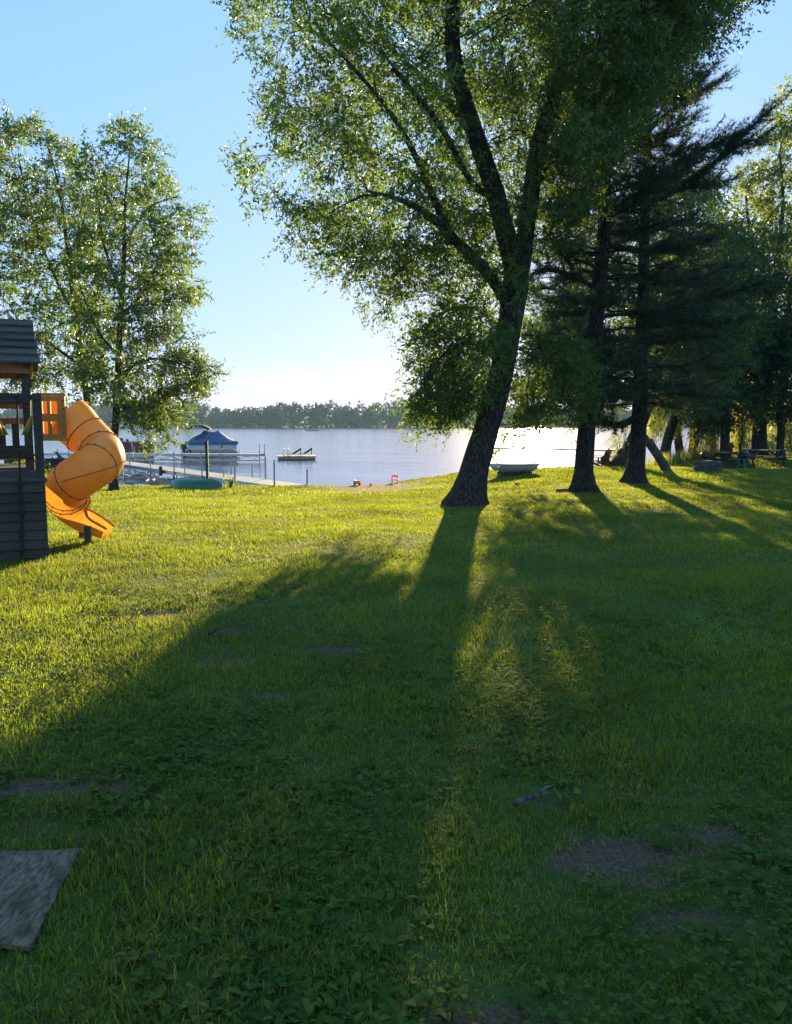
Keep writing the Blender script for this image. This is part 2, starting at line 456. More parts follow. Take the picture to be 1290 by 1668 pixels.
def mat_ground():
    m, n, l, p, out = nodes('lawn_ground')
    g = n.new('ShaderNodeNewGeometry')
    def noise(s, d=5):
        x = n.new('ShaderNodeTexNoise'); x.inputs['Scale'].default_value = s; x.inputs['Detail'].default_value = d
        l.new(g.outputs['Position'], x.inputs[0]); return x
    n1, n2, n3 = noise(1.2), noise(14), noise(60, 3)
    ra = n.new('ShaderNodeValToRGB')
    ra.color_ramp.elements[0].position = .3; ra.color_ramp.elements[0].color = rgb((.048, .078, .018))
    ra.color_ramp.elements[1].position = .75; ra.color_ramp.elements[1].color = rgb((.075, .118, .028))
    l.new(n2.outputs[0], ra.inputs[0])
    rs = n.new('ShaderNodeValToRGB')
    rs.color_ramp.elements[0].position = .3; rs.color_ramp.elements[0].color = rgb((.060, .040, .026))
    rs.color_ramp.elements[1].position = .75; rs.color_ramp.elements[1].color = rgb((.165, .112, .072))
    l.new(n3.outputs[0], rs.inputs[0])
    a = n.new('ShaderNodeAttribute'); a.attribute_name = 'soil'
    ad = n.new('ShaderNodeMath'); ad.operation = 'ADD'
    sub = n.new('ShaderNodeMath'); sub.operation = 'MULTIPLY_ADD'; sub.inputs[1].default_value = .9; sub.inputs[2].default_value = -.45
    l.new(n2.outputs[0], sub.inputs[0]); l.new(sub.outputs[0], ad.inputs[0]); l.new(a.outputs['Fac'], ad.inputs[1])
    mr = n.new('ShaderNodeMapRange'); mr.inputs[1].default_value = .25; mr.inputs[2].default_value = .55
    l.new(ad.outputs[0], mr.inputs[0])
    mx = n.new('ShaderNodeMix'); mx.data_type = 'RGBA'
    l.new(mr.outputs[0], mx.inputs[0]); l.new(ra.outputs[0], mx.inputs[6]); l.new(rs.outputs[0], mx.inputs[7])
    l.new(mx.outputs[2], p.inputs['Base Color'])
    p.inputs['Roughness'].default_value = .95; p.inputs['Specular IOR Level'].default_value = .1
    ad2 = n.new('ShaderNodeMath'); ad2.operation = 'ADD'
    l.new(n2.outputs[0], ad2.inputs[0]); l.new(n3.outputs[0], ad2.inputs[1])
    b = n.new('ShaderNodeBump'); b.inputs['Strength'].default_value = .8; b.inputs['Distance'].default_value = .02
    l.new(ad2.outputs[0], b.inputs['Height']); l.new(b.outputs[0], p.inputs['Normal'])
    return m

gme = tri_mesh('ground', verts, tris, mat_ground(), {'soil': np.maximum(SO, bank).ravel()}, smooth=True)
gob = mesh_obj('ground', gme, None)
tag(gob, 'gently sloping lawn ground with bare soil patches down to the lake', 'ground', kind='structure')

# ------------------------------------------------------------------ water
def mat_water():
    m, n, l, p, out = nodes('lake_water')
    g = n.new('ShaderNodeNewGeometry')
    hs = []
    for sx, sy, s, d in ((.55, 1.0, 1.0, 3), (.10, .16, 1.0, 2), (1.6, 2.6, 1.0, 2)):
        mp_ = n.new('ShaderNodeMapping'); mp_.inputs['Scale'].default_value = (sx, sy, 1)
        l.new(g.outputs['Position'], mp_.inputs[0])
        no = n.new('ShaderNodeTexNoise'); no.inputs['Scale'].default_value = s; no.inputs['Detail'].default_value = d
        no.inputs['Distortion'].default_value = .4
        l.new(mp_.outputs[0], no.inputs[0]); hs.append(no)
    # calm and ruffled bands
    mp_ = n.new('ShaderNodeMapping'); mp_.inputs['Scale'].default_value = (.012, .07, 1)
    l.new(g.outputs['Position'], mp_.inputs[0])
    bn = n.new('ShaderNodeTexNoise'); bn.inputs['Scale'].default_value = 1; bn.inputs['Detail'].default_value = 4
    l.new(mp_.outputs[0], bn.inputs[0])
    br = n.new('ShaderNodeMapRange'); br.inputs[1].default_value = .35; br.inputs[2].default_value = .65
    br.inputs[3].default_value = .03; br.inputs[4].default_value = .45
    l.new(bn.outputs[0], br.inputs[0])
    prev = None
    for no, dist in zip(hs, (.10, .30, .03)):
        b = n.new('ShaderNodeBump'); b.inputs['Distance'].default_value = dist
        l.new(br.outputs[0], b.inputs['Strength'])
        l.new(no.outputs[0], b.inputs['Height'])
        if prev: l.new(prev.outputs[0], b.inputs['Normal'])
        prev = b
    l.new(prev.outputs[0], p.inputs['Normal'])
    p.inputs['Base Color'].default_value = rgb((.018, .030, .034))
    p.inputs['Roughness'].default_value = .15
    p.inputs['IOR'].default_value = 1.333
    return m

wb = MB()
wb.add([(-1200, 18, WATER_Z), (1200, 18, WATER_Z), (1200, 540, WATER_Z), (-1200, 540, WATER_Z)], [(0, 1, 2, 3)])
wo = wb.build('lake_water', mat_water())
tag(wo, 'rippled silvery lake water stretching to the far shore', 'water', kind='structure')

# ------------------------------------------------------------------ grass
def rand_mat(n, r): return r.random(n)

def grass_zone(y0, y1, dens, r, xlo, xhi):
    """random points on the lawn inside a band, thinned on bare soil"""
    area = (y1 - y0) * (xhi(y1) - xlo(y1))
    n = int(area * dens)
    y = y0 + (y1 - y0) * r.random(n)
    x = xlo(y1) + (xhi(y1) - xlo(y1)) * r.random(n)
    keep = (x > xlo(y)) & (x < xhi(y)) & (y < shore(x) + .25)
    x, y = x[keep], y[keep]
    s = soil(x, y)
    clump = .5 + .5 * np.sin(x * 5.1 + 2 * np.sin(y * 3.3)) * np.sin(y * 4.7 + 1.7 * np.sin(x * 2.9))
    keep = r.random(len(x)) > np.clip(s * 1.25 - .12, 0, .985)
    keep &= r.random(len(x)) < (.55 + .45 * clump)
    keep &= ~on_board(x, y, -.004 + .02 * r.random(len(x)))
    return x[keep], y[keep], s[keep], clump[keep]

def tall(x, y):
    """patches of longer grass"""
    v = np.sin(x * 1.7 + 1.1 * np.sin(y * 1.3)) * np.sin(y * 2.1 + .9 * np.sin(x * 2.2 + 1))
    return np.clip(v, -1, 1)

bc = ground(0, 1393); bcn = ground(50, 1553)
BOARD = [ground(50, 1554), ground(131, 1391), ground(-60, 1395), ground(-160, 1548)]
def on_board(x, y, grow=0.0):
    ins = np.ones(len(x), bool)
    for i in range(4):
        a, b = BOARD[i], BOARD[(i + 1) % 4]
        ex, ey = b.x - a.x, b.y - a.y; L = math.hypot(ex, ey)
        ins &= ((x - a.x) * ey - (y - a.y) * ex) / L < grow      # board corners run counter-clockwise
    return ins

V, T, R = [], [], []
nv = 0
rg = np.random.default_rng(11)
for (y0, y1, dens, wid, hgt0, seg) in [(1.2, 3.2, 10500, .0042, .042, 2), (3.2, 5.5, 7500, .0048, .042, 2), (5.5, 9, 4000, .0065, .044, 1), (9, 14, 2100, .010, .044, 1),
                                       (14, 22, 950, .017, .048, 1), (22, 34, 450, .028, .062, 1), (34, 51, 230, .045, .07, 1),
                                       (.2, 3, -1500, .011, .042, 1), (3, 9, -1100, .013, .044, 1), (9, 22, -380, .024, .048, 1)]:
    side = dens < 0; dens = abs(dens)             # wider margin left and right, sparser and broader blades
    ex = 5.0 if side else 1.2
    x, y, s, cl = grass_zone(y0, y1, dens, rg, lambda q: -.60 * q - ex, lambda q: .60 * q + ex)
    if side:
        k_ = (np.abs(x) > .60 * y + 1.15) | (y < 1.2)
        x, y, s, cl = x[k_], y[k_], s[k_], cl[k_]
    n = len(x); z = hgt(x, y) - .006
    tl = tall(x, y)
    h = hgt0 * (.55 + .75 * rg.random(n)) * (1 + .35 * tl + .35 * (cl - .5)) * (1 - .45 * np.clip(s, 0, 1))
    # a few long stalks in the foreground
    h *= np.where((rg.random(n) < .02) & (y < 9), 1.7, 1.0)
    w = wid * (.7 + .6 * rg.random(n))
    az = rg.random(n) * 2 * np.pi
    fa = az + np.pi / 2 + (rg.random(n) - .5) * 1.2
    lean = (.2 + 1.0 * rg.random(n) ** 1.3) * h
    dx, dy = np.cos(fa), np.sin(fa)
    wx, wy = np.cos(az) * w / 2, np.sin(az) * w / 2
    rr = rg.random(n)
    if seg == 2:
        P = np.empty((n, 5, 3))
        P[:, 0] = np.stack([x - wx, y - wy, z], 1); P[:, 1] = np.stack([x + wx, y + wy, z], 1)
        mx_, my_, mz_ = x + dx * lean * .32, y + dy * lean * .32, z + h * .58
        P[:, 2] = np.stack([mx_ + wx * .85, my_ + wy * .85, mz_], 1); P[:, 3] = np.stack([mx_ - wx * .85, my_ - wy * .85, mz_], 1)
        droop = np.where(rg.random(n) < .3, .72, 1.0)
        P[:, 4] = np.stack([x + dx * lean, y + dy * lean, z + h * droop], 1)
        base = np.arange(n)[:, None] * 5 + nv
        t = np.concatenate([base + np.array([[0, 1, 2]]), base + np.array([[0, 2, 3]]), base + np.array([[3, 2, 4]])])
        k = 5
    else:
        P = np.empty((n, 3, 3))
        P[:, 0] = np.stack([x - wx, y - wy, z], 1); P[:, 1] = np.stack([x + wx, y + wy, z], 1)
        P[:, 2] = np.stack([x + dx * lean, y + dy * lean, z + h], 1)
        base = np.arange(n)[:, None] * 3 + nv
        t = base + np.array([[0, 1, 2]]); k = 3
    V.append(P.reshape(-1, 3)); T.append(t); R.append(np.repeat(rr, k)); nv += n * k
gr_me = tri_mesh('grass', np.concatenate(V), np.concatenate(T), M['grass'], {'rnd': np.concatenate(R)})
go = mesh_obj('grass', gr_me, None)
tag(go, 'mown green lawn grass covering the ground down to the lake edge', 'grass', kind='stuff')

# broad-leaved weeds in the foreground turf (plantain rosettes, clover)
def leaf_blades(cx, cy_, cz, az, el, L, W, r, fold=.25):
    """ovate leaves: 6 vertices, 4 triangles each"""
    n = len(cx)
    d = np.stack([np.cos(az) * np.cos(el), np.sin(az) * np.cos(el), np.sin(el)], 1)
    sd = np.stack([-np.sin(az), np.cos(az), np.zeros(n)], 1)
    up = np.cross(d, sd) * -1
    o = np.stack([cx, cy_, cz], 1)
    L, W = L[:, None], W[:, None]
    up = np.where(up[:, 2:3] < 0, -up, up)
    P = np.empty((n, 6, 3))
    P[:, 0] = o
    P[:, 1] = o + d * L * .45 + sd * W * .5 + up * W * fold
    P[:, 2] = o + d * L * .45 - sd * W * .5 + up * W * fold
    P[:, 3] = o + d * L * .82 + sd * W * .34 + up * W * fold * .5 - up * L * .06
    P[:, 4] = o + d * L * .82 - sd * W * .34 + up * W * fold * .5 - up * L * .06
    P[:, 5] = o + d * L - up * L * .16
    f = np.array([[0, 1, 2], [1, 3, 4], [1, 4, 2], [3, 5, 4]])
    base = np.arange(n)[:, None, None] * 6
    return P.reshape(-1, 3), (base + f[None]).reshape(-1, 3), np.repeat(r, 6)

rw = np.random.default_rng(21)
n0 = 5000
y = 1.5 + 6.5 * rw.random(n0) ** 1.2; x = (rw.random(n0) - .5) * 2 * (.55 * y + .6)
pw = np.sin(x * 2.1 + 1.0) * np.sin(y * 1.6 + x) + .35 * np.exp(-((x + .1) / .7) ** 2) * (y < 3.6) * 2.2
keep = pw + rw.random(n0) * 1.1 > .80
keep &= ~on_board(x, y, .05)
x, y = x[keep], y[keep]
k = 7
X = np.repeat(x, k) + (rw.random(len(x) * k) - .5) * .05; Y_ = np.repeat(y, k) + (rw.random(len(x) * k) - .5) * .05
sz = np.repeat(.55 + .75 * rw.random(len(x)), k)
az = rw.random(len(X)) * 6.283; el = .15 + .75 * rw.random(len(X))
wv1 = leaf_blades(X, Y_, hgt(X, Y_) + .004, az, el, sz * (.028 + .030 * rw.random(len(X))), sz * (.014 + .014 * rw.random(len(X))), rw.random(len(X)))
n0 = 17000
y = 1.5 + 6 * rw.random(n0); x = (rw.random(n0) - .5) * 2 * (.55 * y + .6)
keep = (np.sin(x * 3.1 + 2.0) * np.sin(y * 2.6 - x) + rw.random(n0) * .8 > .6) & (soil(x, y) < .5)
keep &= ~on_board(x, y, .05)
x, y = x[keep], y[keep]; k = 3
a0 = rw.random(len(x)) * 6.283
X, Y_ = np.repeat(x, k), np.repeat(y, k)
az = np.repeat(a0, k) + np.tile(np.arange(3) * 2.094, len(x))
zz = np.repeat(hgt(x, y) + .022 + .030 * rw.random(len(x)), k)
wv2 = leaf_blades(X, Y_, zz, az, .05 + .35 * rw.random(len(X)), .014 + .010 * rw.random(len(X)), .012 + .009 * rw.random(len(X)), rw.random(len(X)), .12)
wv = np.concatenate([wv1[0], wv2[0]]); wt = np.concatenate([wv1[1], wv2[1] + len(wv1[0])]); wr = np.concatenate([wv1[2], wv2[2]])
weo = mesh_obj('broadleaf_weeds', tri_mesh('broadleaf_weeds', wv, wt, M['weed'], {'rnd': wr}), None)
tag(weo, 'plantain and clover leaves scattered through the foreground grass', 'weeds', kind='stuff')

# small crumbs of earth and pale leaf litter on the bare patches
rl = np.random.default_rng(31)
pts = []
for (cx, cy_, rx, ry, s) in SOIL:
    if cy_ < 9:
        m_ = int(160 * s * max(rx, .3) / .4)
        pts.append(np.stack([cx + rl.normal(0, rx * .8, m_), cy_ + rl.normal(0, ry * .8, m_)], 1))
pts = np.concatenate(pts); pn = len(pts)
tet = np.array([[1, 0, -.3], [-.6, .8, -.3], [-.5, -.9, -.3], [.1, 0, .7]])
rs_ = (.002 + .005 * rl.random(pn) ** 2)[:, None, None]
ang = rl.random(pn) * 6.28
rot = np.stack([np.stack([np.cos(ang), -np.sin(ang), 0 * ang], 1), np.stack([np.sin(ang), np.cos(ang), 0 * ang], 1), np.stack([0 * ang, 0 * ang, 1 + 0 * ang], 1)], 1)
PV = np.einsum('nij,kj->nki', rot, tet) * rs_ + np.concatenate([pts, hgt(pts[:, 0], pts[:, 1])[:, None] + .002], 1)[:, None, :]
PT = (np.arange(pn)[:, None, None] * 4 + np.array([[0, 1, 3], [1, 2, 3], [2, 0, 3]])[None]).reshape(-1, 3)
eo = mesh_obj('earth_crumbs', tri_mesh('earth_crumbs', PV.reshape(-1, 3), PT, M['crumb']), None)
tag(eo, 'small crumbs of earth on the bare patches of the lawn', 'soil', kind='stuff')

# ------------------------------------------------------------------ trees
def resample(pts, step=.22):
    """pts: list of (Vector, radius) -> Catmull-Rom resampled arrays"""
    P = [p for p, r in pts]; Rr = [r for p, r in pts]; out = []
    for i in range(len(P) - 1):
        p0, p1, p2, p3 = P[max(i - 1, 0)], P[i], P[i + 1], P[min(i + 2, len(P) - 1)]
        n = max(1, int((p2 - p1).length / step))
        for k in range(n):
            t = k / n
            q = .5 * ((2 * p1) + (p2 - p0) * t + (2 * p0 - 5 * p1 + 4 * p2 - p3) * t * t + (3 * p1 - p0 - 3 * p2 + p3) * t ** 3)
            out.append((q, Rr[i] * (1 - t) + Rr[i + 1] * t))
    out.append((P[-1], Rr[-1])); return out

def limb_px(lst, Y, Yb=None):
    """limb traced as (px, py, width px, depth offset) on a tree standing Y metres away"""
    out = []
    for e in lst:
        dy = e[3] if len(e) > 3 else 0.0
        out.append((at(e[0], e[1], Y + dy), e[2] / F_PX * Y / 2))
    return out

def in_poly(px, py, poly):
    inside = np.zeros(len(px), bool); n = len(poly)
    dist = np.full(len(px), 1e9)
    for i in range(n):
        x1, y1 = poly[i]; x2, y2 = poly[(i + 1) % n]
        c = ((y1 > py) != (y2 > py))
        with np.errstate(divide='ignore', invalid='ignore'):
            xi = (x2 - x1) * (py - y1) / (y2 - y1 + 1e-9) + x1
        inside ^= c & (px < xi)
        L2 = (x2 - x1) ** 2 + (y2 - y1) ** 2 + 1e-9
        t = np.clip(((px - x1) * (x2 - x1) + (py - y1) * (y2 - y1)) / L2, 0, 1)
        dist = np.minimum(dist, np.hypot(px - x1 - t * (x2 - x1), py - y1 - t * (y2 - y1)))
    return inside, dist

def crown_points(poly, Y, n, rng, depth=3.5, round_=1.6, gap=.0, gscale=.8, zmin=None):
    """points through the volume of a crown whose outline is given at the tree's distance"""
    poly = np.array(poly, float); lo, hi = poly.min(0), poly.max(0)
    out = []
    off = Vector(rng.random(3) * 50)
    while len(out) < n:
        m = n * 3
        px = lo[0] + (hi[0] - lo[0]) * rng.random(m); py = lo[1] + (hi[1] - lo[1]) * rng.random(m)
        ins, ds = in_poly(px, py, poly)
        for a, b, d in zip(px[ins], py[ins], ds[ins]):
            dm = d / F_PX * Y
            if dm < .26 and rng.random() < .8: continue
            T = min(depth, round_ * math.sqrt(2 * max(dm, .02) * depth) * .62)
            q = at(a, b, Y)
            q = q + Vector((0, (rng.random() * 2 - 1) * T, 0))
            if gap and mnoise.noise(Vector((q.x, q.y, q.z * 1.9)) * gscale + off) < gap - .5: continue
            out.append(q)
            if len(out) >= n: break
    return out

def leaf_mesh(targets, dirs, rng, sprays=5, per=7, slen=.42, L=.085, W=.028, droop=.5, spread=1.0):
    """sprays of narrow leaves around each twig end -> verts, tris, rnd"""
    C = len(targets)
    t = np.repeat(np.array(targets), sprays, 0); d = np.repeat(np.array(dirs), sprays, 0)
    N = C * sprays
    sd = d * .8 + rng.normal(0, 1, (N, 3)) * spread * .75
    sd[:, 2] -= droop * .25
    sd /= np.linalg.norm(sd, axis=1)[:, None] + 1e-9
    st = t + rng.normal(0, .10, (N, 3)) * slen / .42
    Ls = slen * (.6 + .8 * rng.random(N))
    u = (np.arange(per) + .5) / per
    c = (st[:, None, :] + sd[:, None, :] * (Ls[:, None, None] * u[None, :, None]))
    c[:, :, 2] -= (droop * .35 * Ls[:, None] * u[None, :] ** 2)
    c = c.reshape(-1, 3); K = len(c)
    c += rng.normal(0, .02, (K, 3))
    ax = np.repeat(sd, per, 0) * .6 + rng.normal(0, 1, (K, 3)) * .65
    ax[:, 2] -= droop
    ax /= np.linalg.norm(ax, axis=1)[:, None] + 1e-9
    rv = rng.normal(0, 1, (K, 3)); rv[:, 2] *= .5
    s = np.cross(ax, rv); s /= np.linalg.norm(s, axis=1)[:, None] + 1e-9
    nrm = np.cross(s, ax)
    l = (L * (.65 + .7 * rng.random(K)))[:, None]; w = (W * (.7 + .6 * rng.random(K)))[:, None]
    P = np.empty((K, 3, 3))
    P[:, 0] = c + s * w * .5; P[:, 1] = c - s * w * .5 + ax * l * .25; P[:, 2] = c + ax * l
    T = np.arange(K * 3).reshape(-1, 3)
    clr = np.clip(np.repeat(rng.random(C), sprays * per) * .55 + rng.random(K) * .45, 0, 1)
    return P.reshape(-1, 3), T, np.repeat(clr, 3)

def trunk_mesh(limbs, rng, flare=None, rough=.05):
    """thick limbs as noisy tapered tubes"""
    mb_v, mb_t = [], []; off = 0
    for li, pl in enumerate(limbs):
        n = 20 if pl[0][1] > .15 else (12 if pl[0][1] > .06 else 8)
        ref = None; vs = []
        for i, (p, r) in enumerate(pl):
            d = (pl[min(i + 1, len(pl) - 1)][0] - pl[max(i - 1, 0)][0]).normalized()
            if ref is None: ref = Vector((1, 0, 0)) if abs(d.z) > .7 else Vector((0, 0, 1))
            a = (ref - d * ref.dot(d)).normalized(); b = d.cross(a); ref = a
            for k in range(n):
                th = 2 * math.pi * k / n
                v = a * math.cos(th) + b * math.sin(th)
                rr = r * (1 + rough * mnoise.noise(Vector((v.x * 2.5, v.y * 2.5, p.z * 1.3 + li * 9))) * 2)
                if flare and li == 0:
                    h_ = p.z - flare[0]
                    lob = .5 + .5 * math.sin(th * flare[3] + 1.0 + .8 * math.sin(th * 2))
                    rr += r * math.exp(-max(h_, 0) / flare[2]) * flare[1] * (.45 + .9 * lob)
                vs.append(p + v * rr)
        m = len(pl)
        for i in range(m - 1):
            for k in range(n):
                a0, a1 = i * n + k, i * n + (k + 1) % n; b0, b1 = a0 + n, a1 + n
                mb_t += [(off + a0, off + a1, off + b1), (off + a0, off + b1, off + b0)]
        mb_v += [tuple(v) for v in vs]; off += len(vs)
    return np.array(mb_v), np.array(mb_t)

def twig_mesh(paths, radii):
    V, T = [], []; off = 0
    for P, Rr in zip(paths, radii):
        n = 5 if Rr[0] > .02 else 3
        m = len(P)
        d = np.gradient(P, axis=0); d /= np.linalg.norm(d, axis=1)[:, None] + 1e-9
        a = np.cross(d, [0.31, 0.17, 0.93]); a /= np.linalg.norm(a, axis=1)[:, None] + 1e-9
        b = np.cross(d, a)
        th = np.arange(n) * 2 * np.pi / n
        ring = P[:, None] + (a[:, None] * np.cos(th)[None, :, None] + b[:, None] * np.sin(th)[None, :, None]) * Rr[:, None, None]
        V.append(ring.reshape(-1, 3))
        i = np.arange(m - 1)[:, None] * n; k = np.arange(n)[None]; k2 = (k + 1) % n
        q = np.stack([i + k, i + k2, i + n + k2], 2).reshape(-1, 3); q2 = np.stack([i + k, i + n + k2, i + n + k], 2).reshape(-1, 3)
        T.append(np.concatenate([q, q2]) + off); off += m * n
    return np.concatenate(V), np.concatenate(T)

def grow(limbs, targets, rng, batches=10, tip=.0035, expo=.47, step=.35, sag=.0, minnode=2):
    """attach each target to the growing branch system; returns twig paths, radii, end directions"""
    npos, ndir, npar, nrad = [], [], [], []
    for pl in limbs:
        first = len(npos)
        for i, (p, r) in enumerate(pl):
            d = (pl[min(i + 1, len(pl) - 1)][0] - pl[max(i - 1, 0)][0]).normalized()
            if i < minnode and pl is limbs[0]: pass
            npos.append(p); ndir.append(d); npar.append(-1); nrad.append(r)
    nl = len(npos)
    kd = KDTree(nl)
    for i, p in enumerate(npos): kd.insert(p, i)
    kd.balance()
    order = sorted(range(len(targets)), key=lambda i: kd.find(targets[i])[2])
    paths, own, dirs = [], [], [None] * len(targets)
    bs = max(1, len(order) // batches)
    for s in range(0, len(order), bs):
        if s:
            kd = KDTree(len(npos))
            for i, p in enumerate(npos): kd.insert(p, i)
            kd.balance()
        for ti in order[s:s + bs]:
            t = targets[ti]; best = None
            for (p, i, dd) in kd.find_n(t, 10):
                v = t - p; L = v.length + 1e-6
                c = v.dot(ndir[i]) / L
                cost = L * (1 + .9 * (1 - c)) + (.25 if p.z > t.z + .3 else 0) + (.0 if nrad[i] < .08 else .12)
                if best is None or cost < best[0]: best = (cost, i, L)
            _, i, L = best
            p = npos[i]; v = t - p
            ctrl = p + ndir[i] * L * .35 + v * .25 + Vector((0, 0, L * (.12 - sag))) + Vector(rng.normal(0, .05 * L, 3))
            n = max(2, int(L / step) + 1)
            path = [p]; prev = i; ids = [i]
            for k in range(1, n + 1):
                u = k / n
                q = p * (1 - u) ** 2 + ctrl * 2 * u * (1 - u) + t * u * u
                if 0 < k < n: q = q + Vector(rng.normal(0, .015, 3))
                npos.append(q); ndir.append((q - path[-1]).normalized()); npar.append(prev); nrad.append(tip)
                prev = len(npos) - 1; path.append(q); ids.append(prev)
            paths.append(np.array([tuple(q) for q in path])); own.append(ids); dirs[ti] = tuple(ndir[prev])
    cnt = np.zeros(len(npos))
    for ids in own: cnt[ids[-1]] += 1
    for i in range(len(npos) - 1, nl - 1, -1):
        if npar[i] >= 0: cnt[npar[i]] += cnt[i]
    radii = []
    for ids in own:
        r = tip * np.maximum(cnt[ids], 1) ** expo
        r[0] = min(r[1] * 1.15, nrad[ids[0]] if ids[0] < nl else 1e9)
        r[-1] = tip * .6
        radii.append(r)
    return paths, radii, dirs

def make_tree(name, label, limbs, targets, bark, leafmat, seed, flare=None, leaf=None, group=None, cat='tree', twigs=True, growkw=None):
    rng = np.random.default_rng(seed)
    limbs = [resample(pl) for pl in limbs]
    b = limbs[0][0][0]
    base = Vector((b.x, b.y, h1(b.x, b.y)))
    t = thing(name, label, cat, base, 0, group)
    # root the trunk a little below the ground
    limbs[0] = [(Vector((b.x, b.y, base.z - .12)), limbs[0][0][1])] + [q for q in limbs[0] if q[0].z > base.z - .05]
    tv, tt = trunk_mesh(limbs, rng, flare)
    off = np.array(base)
    tr = mesh_obj('trunk', tri_mesh('trunk', tv - off, tt, bark, smooth=True), None, t)
    paths, radii, dirs = grow(limbs, targets, rng, **(growkw or {}))
    bv, bt = twig_mesh(paths, radii)
    mesh_obj('branches', tri_mesh('branches', bv - off, bt, M['twig'], smooth=True), None, t)['kind'] = 'stuff'
    lv, lt, lr = leaf_mesh([tuple(q) for q in targets], dirs, rng, **(leaf or {}))
    mesh_obj('crown', tri_mesh('crown', lv - off, lt, leafmat, {'rnd': lr}), None, t)['kind'] = 'stuff'
    return t

# ---- the big leaning ash in the middle
YB = ground(760, 822).y
ash_limbs = [limb_px([(760, 824, 50), (769, 780, 45), (780, 740, 43), (795, 690, 40), (809, 640, 39), (822, 580, 38), (832, 520, 38), (839, 475, 41), (840, 440, 36), (826, 390, 31, -.15),
                      (808, 320, 29, -.3), (790, 265, 28, -.4), (765, 190, 26, -.6), (738, 90, 24, -.7), (738, 0, 20, -.7), (728, -140, 13, -.6), (740, -300, 5, -.4)], YB),
             limb_px([(838, 475, 30), (848, 440, 29, .1), (856, 380, 28, .3), (867, 300, 28, .5), (880, 225, 27, .7), (905, 150, 22, .9), (930, 60, 18, 1.1), (950, -60, 12, 1.2), (972, -230, 5, 1.2)], YB),
             limb_px([(866, 308, 18, .5), (900, 262, 17, .2), (945, 195, 14, -.2), (1000, 140, 12, -.5), (1075, 85, 9, -.9), (1125, 10, 7, -1.2), (1180, -90, 3, -1.4)], YB),
             limb_px([(832, 505, 20), (795, 445, 18, -.5), (742, 392, 15, -1.1), (700, 352, 11, -1.5), (650, 325, 7, -1.9), (600, 312, 3, -2.1)], YB),
             limb_px([(740, 392, 12, -1.1), (705, 320, 11, -1.2), (672, 245, 9, -1.3), (628, 172, 7, -1.4), (565, 100, 4, -1.6)], YB),
             limb_px([(775, 212, 13, -.5), (735, 175, 12, .3), (690, 130, 9, 1.0), (620, 60, 6, 1.6), (560, -20, 3, 2)], YB),
             limb_px([(824, 560, 10), (790, 510, 9, .8), (740, 500, 6, 1.4), (700, 530, 3, 1.7)], YB),
             limb_px([(818, 600, 8), (780, 560, 7, -.7), (730, 570, 5, -1.3), (690, 620, 3, -1.6)], YB),
             limb_px([(880, 228, 14, .7), (930, 160, 12, 1.6), (990, 60, 9, 2.4), (1040, -60, 5, 3)], YB),
             limb_px([(808, 320, 12, -.3), (770, 300, 10, -1.4), (720, 210, 8, -2.4), (640, 110, 5, -3.2)], YB)]
rA = np.random.default_rng(101)
main_poly = [(380, 40), (400, -20), (430, -240), (600, -400), (850, -460), (1080, -380), (1210, -200), (1240, 0), (1195, 70), (1150, 60), (1100, 110), (1040, 190), (990, 290), (950, 380),
             (890, 420), (850, 540), (780, 480), (690, 470), (620, 520), (590, 490), (550, 450), (480, 430), (455, 410), (470, 365), (405, 350), (388, 270), (395, 235), (440, 245), (430, 180), (400, 110)]
skirt = [(665, 500), (720, 470), (800, 500), (838, 560), (830, 640), (800, 670), (760, 680), (735, 700), (690, 708), (648, 662), (672, 610), (655, 560)]
low_r = [(840, 540), (900, 520), (960, 560), (965, 660), (930, 700), (880, 690), (845, 730), (815, 735), (808, 690), (845, 640)]
tg = crown_points(main_poly, YB, 4900, rA, depth=4.2, gap=.45, gscale=.75)
tg += crown_points([(560, 330), (700, 380), (830, 420), (840, 560), (780, 500), (690, 480), (600, 500), (500, 430)], YB, 90, rA, depth=2.5, gap=.45)
tg += crown_points([(900, -20), (1200, -40), (1185, 60), (1085, 150), (1010, 300), (940, 400), (880, 380)], YB, 480, rA, depth=3.2, gap=.4)
tg += crown_points(skirt, YB, 400, rA, depth=2.2, gap=.35, gscale=1.2)
tg += crown_points(low_r, YB + 1.5, 200, rA, depth=2.0, gap=.4, gscale=1.2)
SUNP = (866, 440)
# gaps in the foliage through which the low sun reaches the lawn: spot on the lawn, radius of the gap
LIT = [(ground(px, py), r) for px, py, r in [(868, 850, .24), (925, 1035, .26), (968, 1215, .26),
                                             (990, 822, .35), (1105, 800, .3), (1180, 790, .4), (1240, 800, .3), (1150, 775, .4), (1235, 778, .4)]]
def sun_gap(q, rad):
    d = q - Vector((0, 0, CAM_H)); d.normalize()
    if math.degrees(d.angle(sun_dir)) < rad * .45: return True
    for g, r in LIT:
        v = q - g; t = v.dot(sun_dir)
        if t > 0 and (v - sun_dir * t).length < r * (1 + .25 * math.sin(q.y * 3 + q.x * 2)): return True
    return False
def clear_limbs(tg, limbs, rng, rad=.35, keep=.6):
    """thin the twigs hanging just in front of or beside the main limbs"""
    pts = [p for pl in limbs for p, r in resample(pl) if r > .05]
    kd = KDTree(len(pts))
    for i, p in enumerate(pts): kd.insert(Vector((p.x / p.y, 0, (p.z - CAM_H) / p.y)), i)
    kd.balance(); out = []
    for q in tg:
        f, i, d = kd.find(Vector((q.x / q.y, 0, (q.z - CAM_H) / q.y)))
        if d * q.y < rad and q.y < pts[i].y + .3 and rng.random() > keep: continue
        out.append(q)
    return out
tg = [q for q in tg if not sun_gap(q, 1.1)]
tg = clear_limbs(tg, ash_limbs[:2], rA)
